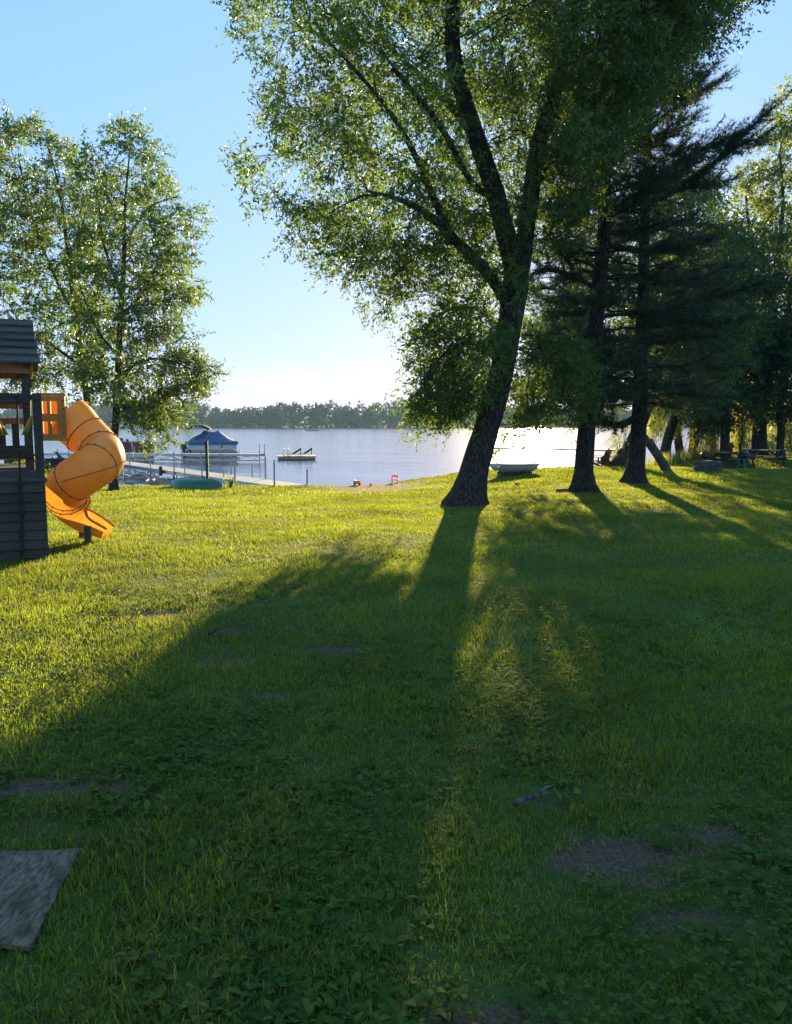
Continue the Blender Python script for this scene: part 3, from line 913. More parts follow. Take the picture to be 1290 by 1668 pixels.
def airy(q, x0, x1, lo):
    px = CX + q.x / q.y * F_PX
    return rA.random() < lo + (1 - lo) * min(1, max(0, (px - x0) / (x1 - x0)))
tg = [q for q in tg if airy(q, 420, 780, .55)]
make_tree('ash_tree', 'big leaning broad-crowned tree with forked trunk in the middle of the lawn', ash_limbs, tg, M['bark'], M['ash_leaf'], 1,
          flare=(h1(0, 17), .55, .32, 5), leaf=dict(sprays=6, per=9, slen=.42, L=.098, W=.046, droop=.25))

# ---- two slim young trees on the left by the shore
YL = 25.5
rL = np.random.default_rng(202)
t1 = limb_px([(185, 792, 14), (187, 720, 12), (191, 640, 11), (196, 520, 9), (202, 420, 7), (204, 330, 4), (212, 240, 1.5)], YL)
t1b = [limb_px([(190, 620, 7), (225, 590, 5, -.5), (265, 585, 3, -.8), (310, 600, 2, -1)], YL), limb_px([(196, 520, 6), (240, 470, 4, .5), (290, 440, 2, .8)], YL), limb_px([(198, 480, 6), (170, 400, 4, .4), (160, 320, 2, .6)], YL),
       limb_px([(193, 580, 5), (160, 540, 4, -.6), (135, 480, 2, -1)], YL), limb_px([(203, 400, 5), (240, 340, 3, -.5), (290, 320, 2, -.7)], YL)]
poly1 = [(215, 186), (245, 215), (262, 250), (298, 288), (283, 325), (340, 345), (333, 378), (308, 400), (322, 440), (335, 470), (300, 505), (310, 545), (347, 600), (335, 638), (288, 652), (262, 690), (288, 715), (258, 724),
         (210, 695), (150, 660), (122, 560), (125, 420), (122, 310), (150, 235), (180, 195)]
tg = crown_points(poly1, YL, 760, rL, depth=2.4, gap=.51, gscale=.9)
tg += crown_points([(200, 650), (270, 610), (350, 585), (345, 640), (295, 665), (292, 720), (245, 728), (205, 700)], YL, 65, rL, depth=1.6)
make_tree('young_tree', 'slim young tree with airy crown behind the orange slide', [t1] + t1b, tg, M['bark'], M['young_leaf'], 2, flare=(-.5, .25, .25, 4),
          leaf=dict(sprays=6, per=9, slen=.42, L=.125, W=.058, droop=.2), group='slim shore trees on the left')
t2 = limb_px([(149, 790, 13), (148, 720, 11), (140, 640, 10), (124, 520, 9), (108, 390, 6), (95, 300, 4), (78, 240, 2.0)], YL + 1.5)
t2b = [limb_px([(124, 520, 6), (80, 430, 5, .4), (45, 330, 3, .6), (30, 250, 2, .6)], YL + 1.5), limb_px([(135, 600, 5), (80, 560, 4, -.5), (20, 540, 2, -.8)], YL + 1.5), limb_px([(112, 420, 5), (140, 350, 3, .5), (150, 300, 2, .8)], YL + 1.5)]
poly2 = [(68, 188), (108, 225), (135, 262), (160, 330), (165, 450), (168, 640), (90, 655), (20, 645), (-60, 620), (-90, 400), (-60, 300), (-12, 215), (30, 200)]
tg = crown_points(poly2, YL + 1.5, 860, rL, depth=2.4, gap=.50, gscale=.9)
make_tree('young_tree', 'slim tree with slanting trunk left of its neighbour, above the playset roof', [t2] + t2b, tg, M['bark'], M['young_leaf'], 3, flare=(-.5, .25, .25, 4),
          leaf=dict(sprays=6, per=9, slen=.42, L=.125, W=.058, droop=.2), group='slim shore trees on the left')

# ---- broadleaf trees at the back right
def back_tree(label, Y, trunk, side, poly, n, mat, seed, depth=3.0, gap=.47, L=.15, W=.06, bark='bark', name='shade_tree', group='shade trees along the shore on the right', flare=.3, sprays=5, per=7):
    r = np.random.default_rng(seed)
    tg = crown_points(poly, Y, int(n * 1.8), r, depth=depth, gap=gap, gscale=.6)
    tg = [q for q in tg if not sun_gap(q, 1.0)]
    b = limb_px(trunk, Y)
    return make_tree(name, label, [b] + [limb_px(s, Y) for s in side], tg, M[bark], M[mat], seed, flare=(h1(b[0][0].x, b[0][0].y), flare, .35, 4),
                     leaf=dict(sprays=sprays, per=per, slen=.65, L=L * 1.15, W=W * 1.35, droop=.4), group=group, growkw=dict(step=.6, tip=.006))

back_tree('stout trunk leaning to the right just behind the nearer two pines', 33, [(1006, 765, 28), (1018, 745, 23), (1034, 712, 20), (1052, 670, 18), (1068, 610, 18), (1080, 540, 14), (1090, 440, 8), (1095, 340, 3)],
          [[(1062, 640, 10), (1110, 590, 8, 1), (1150, 540, 5, 2)], [(1076, 560, 10), (1040, 500, 7, -1), (1010, 440, 4, -1.5)]],
          [(1000, 330), (1090, 260), (1180, 300), (1215, 420), (1200, 560), (1170, 640), (1090, 690), (1020, 660), (985, 560), (900, 560), (930, 450)], 640, 'dark_leaf', 41, depth=4)
back_tree('curved slender trunk by the water beyond the broken leaning trunk', 43, [(1083, 741, 18), (1086, 722, 15), (1094, 695, 15), (1102, 665, 14), (1100, 620, 12), (1105, 560, 9), (1110, 480, 4)],
          [[(1102, 650, 8), (1140, 610, 6, 1), (1170, 580, 4, 2)]],
          [(1050, 560), (1110, 450), (1190, 480), (1200, 600), (1180, 660), (1130, 690), (1080, 690), (1045, 650)], 260, 'dark_leaf', 42, depth=3.5, L=.19, W=.08)
back_tree('straight dark trunk rising behind the left picnic table', 41, [(1181, 748, 16), (1181, 710, 14), (1183, 660, 13), (1186, 600, 12), (1190, 520, 10), (1195, 430, 5)],
          [[(1184, 640, 8), (1150, 600, 6, -1), (1120, 580, 4, -1.5)], [(1187, 600, 8), (1220, 560, 6, 1), (1240, 520, 4, 1.5)]],
          [(1100, 520), (1150, 420), (1210, 390), (1260, 440), (1265, 600), (1235, 690), (1180, 690), (1150, 715), (1115, 670)], 420, 'dark_leaf', 43, depth=3.5, L=.19, W=.08)
back_tree('thickest trunk, forking low, behind the right picnic table', 43, [(1238, 745, 25), (1237, 715, 22), (1238, 680, 21), (1243, 640, 19), (1252, 580, 18), (1258, 500, 15), (1240, 430, 11), (1222, 380, 7), (1215, 320, 3)],
          [[(1240, 660, 18), (1228, 610, 15, .5), (1212, 540, 10, 1), (1200, 470, 6, 1.5)], [(1258, 500, 10), (1268, 420, 8, -.5), (1275, 330, 5, -1), (1270, 250, 2, -1)]],
          [(1170, 420), (1200, 330), (1225, 260), (1255, 170), (1290, 130), (1350, 180), (1360, 450), (1340, 620), (1280, 690), (1240, 660), (1190, 600)], 620, 'light_leaf', 44, depth=4, L=.18, W=.075, gap=.46)
back_tree('narrow knobbly trunk at the right edge beside the picnic tables', 40, [(1272, 751, 15), (1271, 725, 11), (1273, 700, 12), (1269, 680, 10), (1273, 640, 10), (1280, 560, 8), (1290, 450, 4)],
          [[(1273, 640, 6), (1295, 590, 4, -1), (1320, 550, 3, -1)]],
          [(1230, 600), (1255, 520), (1310, 480), (1370, 520), (1370, 660), (1300, 690), (1260, 680)], 260, 'dark_leaf', 45, depth=3, L=.18, W=.075)
back_tree('dense dark crown between the two pines and the far shore', 46, [(1128, 742, 15), (1132, 700, 14), (1130, 640, 13), (1128, 560, 10), (1125, 460, 5)],
          [[(1130, 620, 8), (1090, 560, 6, 1), (1060, 500, 4, 1)]],
          [(1040, 470), (1080, 390), (1160, 360), (1200, 450), (1190, 600), (1140, 650), (1070, 640), (1030, 570)], 380, 'dark_leaf', 46, depth=3.5, L=.2, W=.085)
back_tree('leafy tree hidden behind the nearer pine, its low branches reaching left over the water', 27, [(946, 776, 9), (946, 730, 9), (944, 660, 8), (936, 580, 7), (930, 500, 5), (930, 430, 3)],
          [[(943, 650, 5), (970, 610, 4, .5), (990, 600, 2, .6)], [(940, 630, 5), (900, 600, 4, -.4), (860, 610, 2, -.6)]],
          [(850, 520), (890, 470), (950, 500), (1000, 560), (1000, 640), (960, 690), (900, 690), (870, 700), (835, 690), (840, 600)], 190, 'dark_leaf', 47, depth=2.0, L=.12, W=.045, name='slim_tree')

# ---- willows with hanging strands
def willow(label, Y, base, top, spans, seed, group='willows trailing over the shore on the right'):
    r = np.random.default_rng(seed)
    trunk = resample(limb_px([(base[0], base[1], 14), ((base[0] + top[0]) / 2, (base[1] + top[1]) / 2, 11), (top[0], top[1], 6)], Y))
    b = trunk[0][0]; bz = h1(b.x, b.y); org = Vector((b.x, b.y, bz))
    t = thing('willow_tree', label, 'tree', org, 0, group)
    trunk[0] = (Vector((b.x, b.y, bz - .1)), trunk[0][1])
    tv, tt = trunk_mesh([trunk], r)
    mesh_obj('trunk', tri_mesh('trunk', tv - np.array(org), tt, M['bark'], smooth=True), None, t)
    tops, C, D = [], [], []
    for (x0, x1, y0, y1, n) in spans:
        for _ in range(n):
            px = x0 + (x1 - x0) * r.random(); q = at(px, y0 - 20 * r.random(), Y + r.normal(0, 1.3))
            zb = at(px, y1 - (y1 - y0) * .5 * r.random() ** 1.5, Y).z
            tops.append(q); z = q.z
            sx, sy = r.normal(0, .05, 2)
            while z > zb:
                C.append((q.x + sx * (q.z - z), q.y + sy * (q.z - z), z)); D.append((sx, sy, -1)); z -= .22
    paths, radii, _ = grow([trunk], tops, r, tip=.006, step=.6)
    bv, bt = twig_mesh(paths, radii)
    mesh_obj('branches', tri_mesh('branches', bv - np.array(org), bt, M['twig'], smooth=True), None, t)['kind'] = 'stuff'
    lv, lt, lr = leaf_mesh(C, D, r, sprays=1, per=9, slen=.3, L=.16, W=.035, droop=1.6, spread=.25)
    mesh_obj('crown', tri_mesh('crown', lv - np.array(org), lt, M['willow_leaf'], {'rnd': lr}), None, t)['kind'] = 'stuff'

willow('sunlit willow with trailing strands left of the straight dark trunk', 45.5, (1160, 742), (1155, 600), [(1128, 1172, 660, 738, 95)], 51)
willow('willow strands hanging between the two thick right trunks', 46, (1203, 742), (1212, 600), [(1198, 1226, 655, 738, 65)], 52)
willow('willow strands hanging beside the narrow trunk at the right edge', 46.5, (1290, 742), (1270, 600), [(1250, 1300, 660, 732, 70)], 53)
willow('pale willow strands over the water by the curved trunk', 47, (1108, 740), (1085, 600), [(1058, 1082, 660, 720, 50), (1096, 1112, 650, 712, 40)], 54)

# ---- white pines
def pine(label, Y, trunk, longs, seed, zlo, rmax, n_br, sag=.0):
    r = np.random.default_rng(seed)
    pl = resample(limb_px(trunk, Y))
    b = pl[0][0]; bz = h1(b.x, b.y); org = Vector((b.x, b.y, bz))
    t = thing('pine_tree', label, 'tree', org, 0, 'pines right of the leaning tree')
    pl = [(Vector((b.x, b.y, bz - .12)), pl[0][1])] + [q for q in pl if q[0].z > bz - .05]
    ztop = pl[-1][0].z
    limbs = []
    def on_trunk(z):
        return min(pl, key=lambda q: abs(q[0].z - z))
    for lp in longs:
        limbs.append(resample(limb_px(lp, Y)))
    z = zlo; az = r.random() * 6
    while z < ztop - .2:
        f = (z - zlo) / (ztop - zlo)
        for k in range(n_br):
            az += 2.4 + r.normal(0, .35)
            R_ = rmax * (1 - f * .72) * (.55 + .6 * r.random())
            if f < .12: R_ *= .75
            p, rad = on_trunk(z + r.normal(0, .12))
            d = Vector((math.cos(az), math.sin(az), 0))
            lift = .10 + .25 * f
            pts = []
            for i in range(6):
                u = i / 5
                pts.append((p + d * R_ * u + Vector((0, 0, R_ * (lift * u - .30 * u * u * (1 - f) + .16 * u ** 3))) + Vector(r.normal(0, .10 * u, 3)), max(.006, min(rad * .5, .018 + .011 * R_) * (1 - u * .85))))
            limbs.append(resample(pts))
        z += .34 + .30 * r.random()
    tv, tt = trunk_mesh([pl], r, flare=(bz, .60, .24, 5))
    mesh_obj('trunk', tri_mesh('trunk', tv - np.array(org), tt, M['pine_bark'], smooth=True), None, t)
    bv, bt = trunk_mesh(limbs, r)
    mesh_obj('branches', tri_mesh('branches', bv - np.array(org), bt, M['twig'], smooth=True), None, t)['kind'] = 'stuff'
    # needle tufts along side shoots
    C, D, SP = [], [], []
    for li, lb in enumerate(limbs):
        n = len(lb)
        for i, (p, rad) in enumerate(lb):
            u = i / max(1, n - 1)
            if u < .22: continue
            d = (lb[min(i + 1, n - 1)][0] - lb[max(i - 1, 0)][0]).normalized()
            side = d.cross(Vector((0, 0, 1))).normalized()
            for sgn in (-1, 1):
                for _ in range(4 if li >= len(longs) else 7):
                    if r.random() < .35: continue
                    sl = (.20 + .85 * r.random() ** 1.4) * (1.25 - .75 * u) * (1.6 if li < len(longs) else 1.15)
                    sd = (d * (.5 + .5 * r.random()) + side * sgn * (.6 + .5 * r.random()) + Vector((0, 0, r.normal(-.02, .30)))).normalized()
                    m = max(2, int(sl / .11))
                    SP.append(np.array([tuple(p + sd * sl * k / m) for k in range(m + 1)]))
                    for k in range(1, m + 1):
                        if sun_gap(p + sd * sl * k / m, .8): continue
                        C.append(tuple(p + sd * sl * k / m)); D.append(tuple(sd))
            C.append(tuple(p)); D.append(tuple(d))
    C, D = np.array(C), np.array(D); K = len(C); nn = 9
    c = np.repeat(C, nn, 0) + r.normal(0, .015, (K * nn, 3)); d = np.repeat(D, nn, 0)
    ax = d * .75 + r.normal(0, .55, (K * nn, 3)); ax[:, 2] += .12
    ax /= np.linalg.norm(ax, axis=1)[:, None]
    s = np.cross(ax, r.normal(0, 1, (K * nn, 3))); s /= np.linalg.norm(s, axis=1)[:, None] + 1e-9
    l = (.13 + .08 * r.random(K * nn))[:, None]
    P = np.empty((K * nn, 3, 3)); P[:, 0] = c - s * .0085; P[:, 1] = c + s * .0085; P[:, 2] = c + ax * l
    T = np.arange(K * nn * 3).reshape(-1, 3)
    me = tri_mesh('crown', P.reshape(-1, 3) - np.array(org), T, M['needle'], {'rnd': np.repeat(r.random(K), nn * 3)})
    mesh_obj('crown', me, None, t)['kind'] = 'stuff'
    sv, st_ = twig_mesh(SP, [np.linspace(.007, .003, len(q)) for q in SP])
    mesh_obj('side_shoots', tri_mesh('side_shoots', sv - np.array(org), st_, M['twig']), None, t)['kind'] = 'stuff'
    print('pine tufts', K)

YP1, YP2 = ground(952, 800).y, ground(1033, 787).y
pine('straight pine with reddish dark trunk, nearer of the two pines', YP1,
     [(951, 802, 32), (951, 770, 29), (954, 720, 28), (959, 660, 27), (966, 580, 25), (975, 470, 23), (984, 380, 21), (986, 250, 18), (990, 120, 14), (998, -40, 9), (1004, -220, 3)],
     [[(972, 470, 8), (920, 445, 7, -.3), (880, 440, 5, -.5), (866, 446, 3, -.6)], [(984, 400, 8), (1060, 410, 6, -.6), (1140, 395, 4, -1)]], 61, 2.4, 2.9, 4)
pine('pine with low drooping limb, farther of the two pines', YP2,
     [(1033, 789, 30), (1036, 760, 27), (1039, 720, 25), (1041, 680, 24), (1044, 600, 22), (1048, 480, 19), (1050, 350, 15), (1055, 230, 11), (1060, 110, 6), (1063, 20, 2)],
     [[(1032, 682, 12), (1012, 692, 11, -.2), (990, 690, 9, -.4), (974, 676, 6, -.5), (966, 655, 3, -.6)],
      [(1052, 300, 7), (1110, 262, 5, -.6), (1170, 232, 4, -1.0), (1215, 212, 3, -1.2), (1243, 190, 1.5, -1.3)],
      [(1050, 330, 7), (1120, 300, 5, -.4), (1190, 245, 3, -.5), (1240, 225, 2, -.6)],
      [(1046, 520, 10), (1110, 500, 8, -.8), (1180, 480, 5, -1.2), (1235, 462, 3, -1.4)],
      [(1056, 210, 8), (1110, 170, 6, .4), (1160, 140, 4, .6)],
      [(1048, 450, 9), (1100, 460, 7, .8), (1150, 462, 4, 1.2)]], 62, 2.35, 3.1, 4)

# ---- broken leaning trunk, sapling, bush by the playset
def lone_trunk():
    p0 = ground(1087, 768)
    Y = p0.y
    pl = resample([(p0 + Vector((.05, 0, -.12)), .17), (at(1078, 752, Y), .155), (at(1068, 737, Y), .15), (at(1056, 718, Y), .16)])
    t = thing('leaning_dead_trunk', 'pale broken tree trunk leaning left without a crown', 'tree trunk', p0)
    r = np.random.default_rng(7)
    tv, tt = trunk_mesh([pl], r, rough=.08)
    top = len(tv); n = 20 if pl[0][1] > .15 else 12
    c = tv[-n:].mean(0) + np.array([-.06, 0, .10])
    tv = np.concatenate([tv, c[None]]); tt = np.concatenate([tt, np.array([[top - n + k, top - n + (k + 1) % n, top] for k in range(n)])])
    mesh_obj('trunk', tri_mesh('trunk', tv - np.array(p0), tt, M['grey_bark'], smooth=True), None, t)
    st = resample([(at(1062, 727, Y), .07), (at(1054, 712, Y), .055), (at(1050, 706, Y), .03)])
    tv, tt = trunk_mesh([st], r)
    mesh_obj('broken_limb', tri_mesh('broken_limb', tv - np.array(p0), tt, M['grey_bark'], smooth=True), None, t)
lone_trunk()

def bush(name, label, p, h, rad, n, mat, seed, L=.1, W=.035, cat='shrub', group=None, droop=.2, stems=7):
    r = np.random.default_rng(seed)
    t = thing(name, label, cat, p, 0, group)
    limbs = []
    for k in range(stems):
        a = r.random() * 6.28; q = rad * (.2 + .6 * r.random())
        limbs.append(resample([(p + Vector((math.cos(a) * .05, math.sin(a) * .05, -.05)), .018), (p + Vector((math.cos(a) * q * .5, math.sin(a) * q * .5, h * .5)), .012), (p + Vector((math.cos(a) * q, math.sin(a) * q, h * (.75 + .3 * r.random()))), .005)]))
    tg = []
    while len(tg) < n:
        v = Vector(r.random(3) * 2 - 1)
        if v.length < 1 and mnoise.noise(v * 2 + p) > -.15: tg.append(p + Vector((v.x * rad, v.y * rad, h * .55 + v.z * h * .5)))
    tv, tt = trunk_mesh(limbs, r)
    paths, radii, dirs = grow(limbs, tg, r, batches=3)
    bv, bt = twig_mesh(paths, radii)
    mesh_obj('stems', tri_mesh('stems', np.concatenate([tv, bv]) - np.array(p), np.concatenate([tt, bt + len(tv)]), M['twig'], smooth=True), None, t)['kind'] = 'stuff'
    lv, lt, lr = leaf_mesh([tuple(q) for q in tg], dirs, r, sprays=4, per=6, slen=.25, L=L, W=W, droop=droop)
    mesh_obj('foliage', tri_mesh('foliage', lv - np.array(p), lt, M[mat], {'rnd': lr}), None, t)['kind'] = 'stuff'

def gp(x, y): return Vector((x, y, h1(x, y)))
bush('shrub', 'leafy bush behind the playset railing at the water edge', gp(-11.6, 24.5), 1.1, 1.0, 60, 'light_leaf', 71, L=.11, W=.045)
bush('shrub', 'loose green bush under the slide by the shore', gp(-9.9, 25.6), .8, .5, 30, 'light_leaf', 72, L=.13, W=.03)
bush('sapling', 'feathery light green sapling behind the farther pine', gp(9.4, 33.0), 1.75, .75, 70, 'willow_leaf', 73, L=.13, W=.02, cat='sapling', droop=.7)
bush('shrub', 'low weed clump at the end of the overturned green canoe', gp(-5.45, 26.2), .38, .16, 14, 'light_leaf', 74, L=.06, W=.03)
for k, (px, Y, lab) in enumerate([(1257, 46.5, 'small dark round bush behind the right picnic table'), (1222, 47.0, 'small bush between the thick trunk and the willow')]):
    q = at(px, 735, Y); bush('shrub', lab, gp(q.x, Y), 1.1, .8, 40, 'dark_leaf', 75 + k, L=.15, W=.06)

# ---- tall shore grass
def reeds():
    r = np.random.default_rng(81); V = []
    spots = [(x, float(shore(x)) - .2 + r.normal(0, .35)) for x in np.concatenate([12 + 6.5 * r.random(1500), 18 + 16 * r.random(900), -16 + 5 * r.random(300), 9.3 + 2.5 * r.random(150)])]
    for (x, y) in spots:
        h = (.25 + .45 * r.random()) ; a = r.random() * 6.28; z = h1(x, y) - .02
        w = .012; l = h * .35 * r.random(); b = r.random() * 6.28
        V += [(x - w * math.cos(a), y - w * math.sin(a), z), (x + w * math.cos(a), y + w * math.sin(a), z), (x + l * math.cos(b), y + l * math.sin(b), z + h)]
    V = np.array(V)
    o = mesh_obj('shore_grass', tri_mesh('shore_grass', V, np.arange(len(V)).reshape(-1, 3), M['willow_leaf'], {'rnd': np.repeat(r.random(len(V) // 3), 3)}), None)
    tag(o, 'tall unmown grass growing along the lake edge', 'grass', kind='stuff')
reeds()

# ---- far wood across the lake
def far_wood():
    r = np.random.default_rng(91); V, T, R = [], [], []; off = 0
    xs = np.concatenate([np.arange(-420, 420, 5.5), np.arange(-420, 420, 6.5)])
    for i, x in enumerate(xs):
        row = 0 if i < len(np.arange(-420, 420, 5.5)) else 1
        x = x + r.normal(0, 1.5); y = 502 + 14 * math.sin(x / 90) + 8 * math.sin(x / 37) + row * 16 + r.normal(0, 3)
        env = 1 + .16 * math.sin(x / 31 + 1) + .12 * math.sin(x / 13.0)
        H = (13.0 + 2.0 * row + r.normal(0, 1.5)) * env
        w = H * (.30 + .14 * r.random()); z0 = h1(x, y)
        n = 520
        v = r.normal(0, 1, (n, 3)); v /= np.linalg.norm(v, axis=1)[:, None]; v *= (.55 + .5 * r.random((n, 1)))
        c = np.array([x, y, z0 + H * .55]) + v * np.array([w, w, H * .47])
        c[:, 2] = np.maximum(c[:, 2], z0 + .1 + 1.5 * r.random(n))
        c[:70] = np.array([x, y - 4, z0]) + np.stack([r.normal(0, 3.5, 70), r.normal(0, 1.2, 70), -.1 + 3.2 * r.random(70)], 1)      # undergrowth at the waterline
        s = .75 + .6 * r.random((n, 1, 1))
        tri = c[:, None, :] + r.normal(0, .62, (n, 3, 3)) * s
        V.append(tri.reshape(-1, 3)); R.append(np.repeat(np.clip(r.random() * .7 + .3 * r.random(n), 0, 1), 3))
    V = np.concatenate(V)
    o = mesh_obj('far_wood', tri_mesh('far_wood', V, np.arange(len(V)).reshape(-1, 3), M['far_leaf'], {'rnd': np.concatenate(R)}), None)
    tag(o, 'hazy wooded shoreline across the lake', 'wood', kind='stuff')
far_wood()

# ------------------------------------------------------------------ playset with tube slide
def playset():
    TURN = math.radians(25)
    YF = ground(66, 909).y                       # front frame
    xr = at(66, 780, YF).x                       # its right post
    g0 = h1(xr, YF)
    YT, YK = YF + 1.0, YF + 2.2                  # tower front and back
    root = thing('playset', 'wooden playset with plank roof, climbing wall and orange spiral tube slide', 'playset', (xr, YF, g0))
    zb = lambda py, Y: at(60, py, Y).z
    xl = xr - 1.75
    # front posts and beams
    for x in (xr, xl):
        MB().box((x, YF, (g0 + zb(642, YF)) / 2 - .04), (.095, .095, zb(642, YF) - g0 + .10)).build('post', M['dark_wood'], root, bevel=.006)
    ztop = zb(648, YF)
    MB().box(((xr + xl) / 2 - .045, YF, ztop - .01), (xr - xl - .10, .10, .12)).build('top_beam', M['dark_wood'], root, bevel=.006)
    # climbing wall: planks one above the other
    ztw = zb(785, YF)
    npl = 8; hp = (ztw - g0 - .02) / npl
    proto = None
    for k in range(npl):
        if proto is None:
            proto = MB().box((0, 0, 0), (xr - xl + .085, .030, hp + .012)).build('wall_plank', M['dark_wood'], root, world=False, bevel=.004)
            o = proto
        else:
            o = proto.copy(); col.objects.link(o)
        o.location = ((xl - xr) / 2, -.074, .02 + hp * (k + .5)); o.rotation_euler = (random.Random(k).uniform(-.20, -.16), random.Random(k + 9).uniform(-.003, .003), 0)
    for k in range(7):                            # side wall of the lower box
        o = MB().box((0, 0, 0), (.03, YT - YF - .11, hp - .004)).build('side_plank', M['dark_wood'], root, world=False, bevel=.004)
        o.location = (.035, (YT - YF) / 2, .02 + hp * (k + .5))
    MB().box(((xr + xl) / 2, YF - .02, ztw + .025), (xr - xl + .14, .16, .04)).build('wall_cap', M['old_wood'], root, bevel=.005)
    # tower posts
    xt = xr - .10; xtl = xt - 1.6
    zeave, zridge = at(30, 596, YT).z, at(30, 528, (YT + YK) / 2).z
    for (x, y, m) in ((xt, YT, 'dark_wood'), (xt, YK, 'red_wood'), (xtl, YT, 'dark_wood'), (xtl, YK, 'red_wood')):
        MB().box((x, y, (g0 + zeave) / 2), (.10, .10, zeave - g0 + .06)).build('post', M[m], root, bevel=.006)
    # beams joining front frame and tower
    for x in (xr - .12, xl + .12):
        MB().bar((x, YF + .055, ztop - .03), (x, YT + .12, ztop - .03), .045, .14).build('joining_beam', M['old_wood'], root, bevel=.004)
    zdk = at(30, 772, YT).z
    for (x0, x1, y, z, h, m) in ((xtl, xt, YT - .07, zdk, .13, 'old_wood'), (xtl, xt, YK + .07, zdk, .13, 'red_wood'), (xtl, xt, YT - .07, at(30, 735, YT).z, .16, 'dark_wood'),
                                 (xtl, xt, YK - .07, at(30, 660, YK).z, .12, 'red_wood'), (xtl, xt, YT - .07, zeave - .05, .12, 'red_wood'), (xtl, xt, YK + .07, zeave - .05, .12, 'red_wood')):
        MB().box(((x0 + x1) / 2, y, z), (x1 - x0 + .10, .04, h)).build('rail', M[m], root, bevel=.004)
    for x in (xt + .07, xtl - .07):
        MB().box((x, (YT + YK) / 2, zeave - .03), (.04, YK - YT + .2, .12)).build('rail', M['red_wood'], root, bevel=.004)
        MB().box((x, (YT + YK) / 2, zdk), (.04, YK - YT + .2, .13)).build('rail', M['old_wood'], root, bevel=.004)
    # deck boards
    for k in range(8):
        o = MB().box((0, 0, 0), (xt - xtl - .08, .125, .03)).build('deck_board', M['old_wood'], root, world=False)
        o.location = ((xt + xtl) / 2 - xr, 1.0 + .15 + k * .138, zdk - g0 + .075)
    # railing slats at the back of the deck
    for k in range(8):
        o = MB().box((0, 0, 0), (.085, .025, at(0, 683, YK).z - at(0, 745, YK).z)).build('railing_slat', M['dark_wood'], root, world=False)
        o.location = (xt - xr - .16 - k * .165, YK - YF - .035, (at(0, 683, YK).z + at(0, 745, YK).z) / 2 - g0)
    for py in (686, 742):
        MB().box(((xt + xtl) / 2, YK - .065, at(0, py, YK).z), (xt - xtl - .1, .04, .08)).build('rail', M['red_wood'], root)
    # gable roof, slopes toward and away from the lawn, boards overlapping
    ym = (YT + YK) / 2
    for sgn, ye in ((-1, YT - .22), (1, YK + .22)):
        a = Vector((0, ye, zeave - .02)); b = Vector((0, ym, zridge))
        d = (b - a); L = d.length; d.normalize(); nrm = Vector((0, -d.z * (1 if sgn < 0 else -1), abs(d.y)))
        rot = Matrix.Rotation(math.atan2(d.z, d.y), 3, 'X')
        for k in range(6):
            c = a + d * (L * (k + .5) / 6)
            w = (xt - xtl) + .34 - .05 * k * .35
            o = MB().box((0, 0, 0), (w, L / 6 + .02, .034)).build('roof_board', M['shingle'], root, world=False, bevel=.004)
            o.rotation_euler = (rot @ Matrix.Rotation(-.20 * (1 if sgn < 0 else -1), 3, 'X')).to_euler()
            o.location = Vector(((xt + xtl) / 2 - xr + random.Random(k).uniform(-.012, .012), c.y - YF, c.z - g0 + .03))
    MB().bar(((xt + xtl) / 2 - .9, ym, zridge - .06), ((xt + xtl) / 2 + .9, ym, zridge - .06), .04, .10).build('ridge_beam', M['dark_wood'], root)
    for x in (xt + .02, xtl - .02):
        for y in (YT - .15, YK + .15):
            MB().bar((x, y, zeave - .02), (x, ym, zridge - .06), .04, .07).build('rafter', M['dark_wood'], root)
    # the whole set is turned so that its side runs along the line of sight
    root.rotation_euler = (0, 0, TURN)
    # ---- slide
    YS = YT + .45
    # entry panel with four windows
    x0, x1 = at(66, 680, YS - .33).x, at(107, 680, YS - .33).x
    z0, z1 = at(90, 714, YS - .33).z, at(90, 645, YS - .33).z
    panel = MB()
    cols = [x0, x0 + (x1 - x0) * .10, x0 + (x1 - x0) * .30, x0 + (x1 - x0) * .42, x0 + (x1 - x0) * .70, x1]
    rows = [z0, z0 + (z1 - z0) * .10, z0 + (z1 - z0) * .40, z0 + (z1 - z0) * .58, z0 + (z1 - z0) * .88, z1]
    for i in range(5):
        for j in range(5):
            if i in (1, 3) and j in (1, 3): continue
            panel.box(((cols[i] + cols[i + 1]) / 2, YS - .33, (rows[j] + rows[j + 1]) / 2), (cols[i + 1] - cols[i], .03, rows[j + 1] - rows[j]))
    slide = panel.build('tube_slide', M['slide_panel'], root)
    MB().box(((x0 + x1) / 2 + .0, YS - .33, z1 + .02), (x1 - x0 + .03, .05, .035)).build('panel_rim', M['slide_panel'], slide, bevel=.008)
    MB().box(((x0 + x1) / 2 + .0, YS - .33, z0 - .015), (x1 - x0 + .03, .05, .035)).build('panel_rim', M['slide_panel'], slide, bevel=.008)
    MB().box(((x0 + x1) / 2 - .26, YS + .30, (z0 + z1) / 2), (x1 - x0, .03, z1 - z0)).build('back_panel', M['slide'], slide)
    for k in range(5):
        MB().box((x1 - .022, YS - .352, z0 + (z1 - z0) * (.12 + .19 * k)), (.022, .012, .022)).build('bolt', M['rust'], slide)
    # tube path: away to the right, round toward the lawn, back to the left, round again to the exit
    # entries: x px, y px, depth, radius
    path = [(110, 681, .00, .315), (121, 690, .0, .31), (136, 705, -.02, .285), (154, 722, -.08, .275), (166, 737, -.22, .275), (167, 749, -.42, .275), (154, 760, -.56, .275), (134, 773, -.62, .275),
            (115, 787, -.56, .275), (107, 800, -.40, .275), (110, 811, -.20, .275), (122, 824, -.06, .27), (136, 837, .0, .245), (150, 847, .02, .215), (164, 855, .02, .18), (178, 863, .02, .15)]
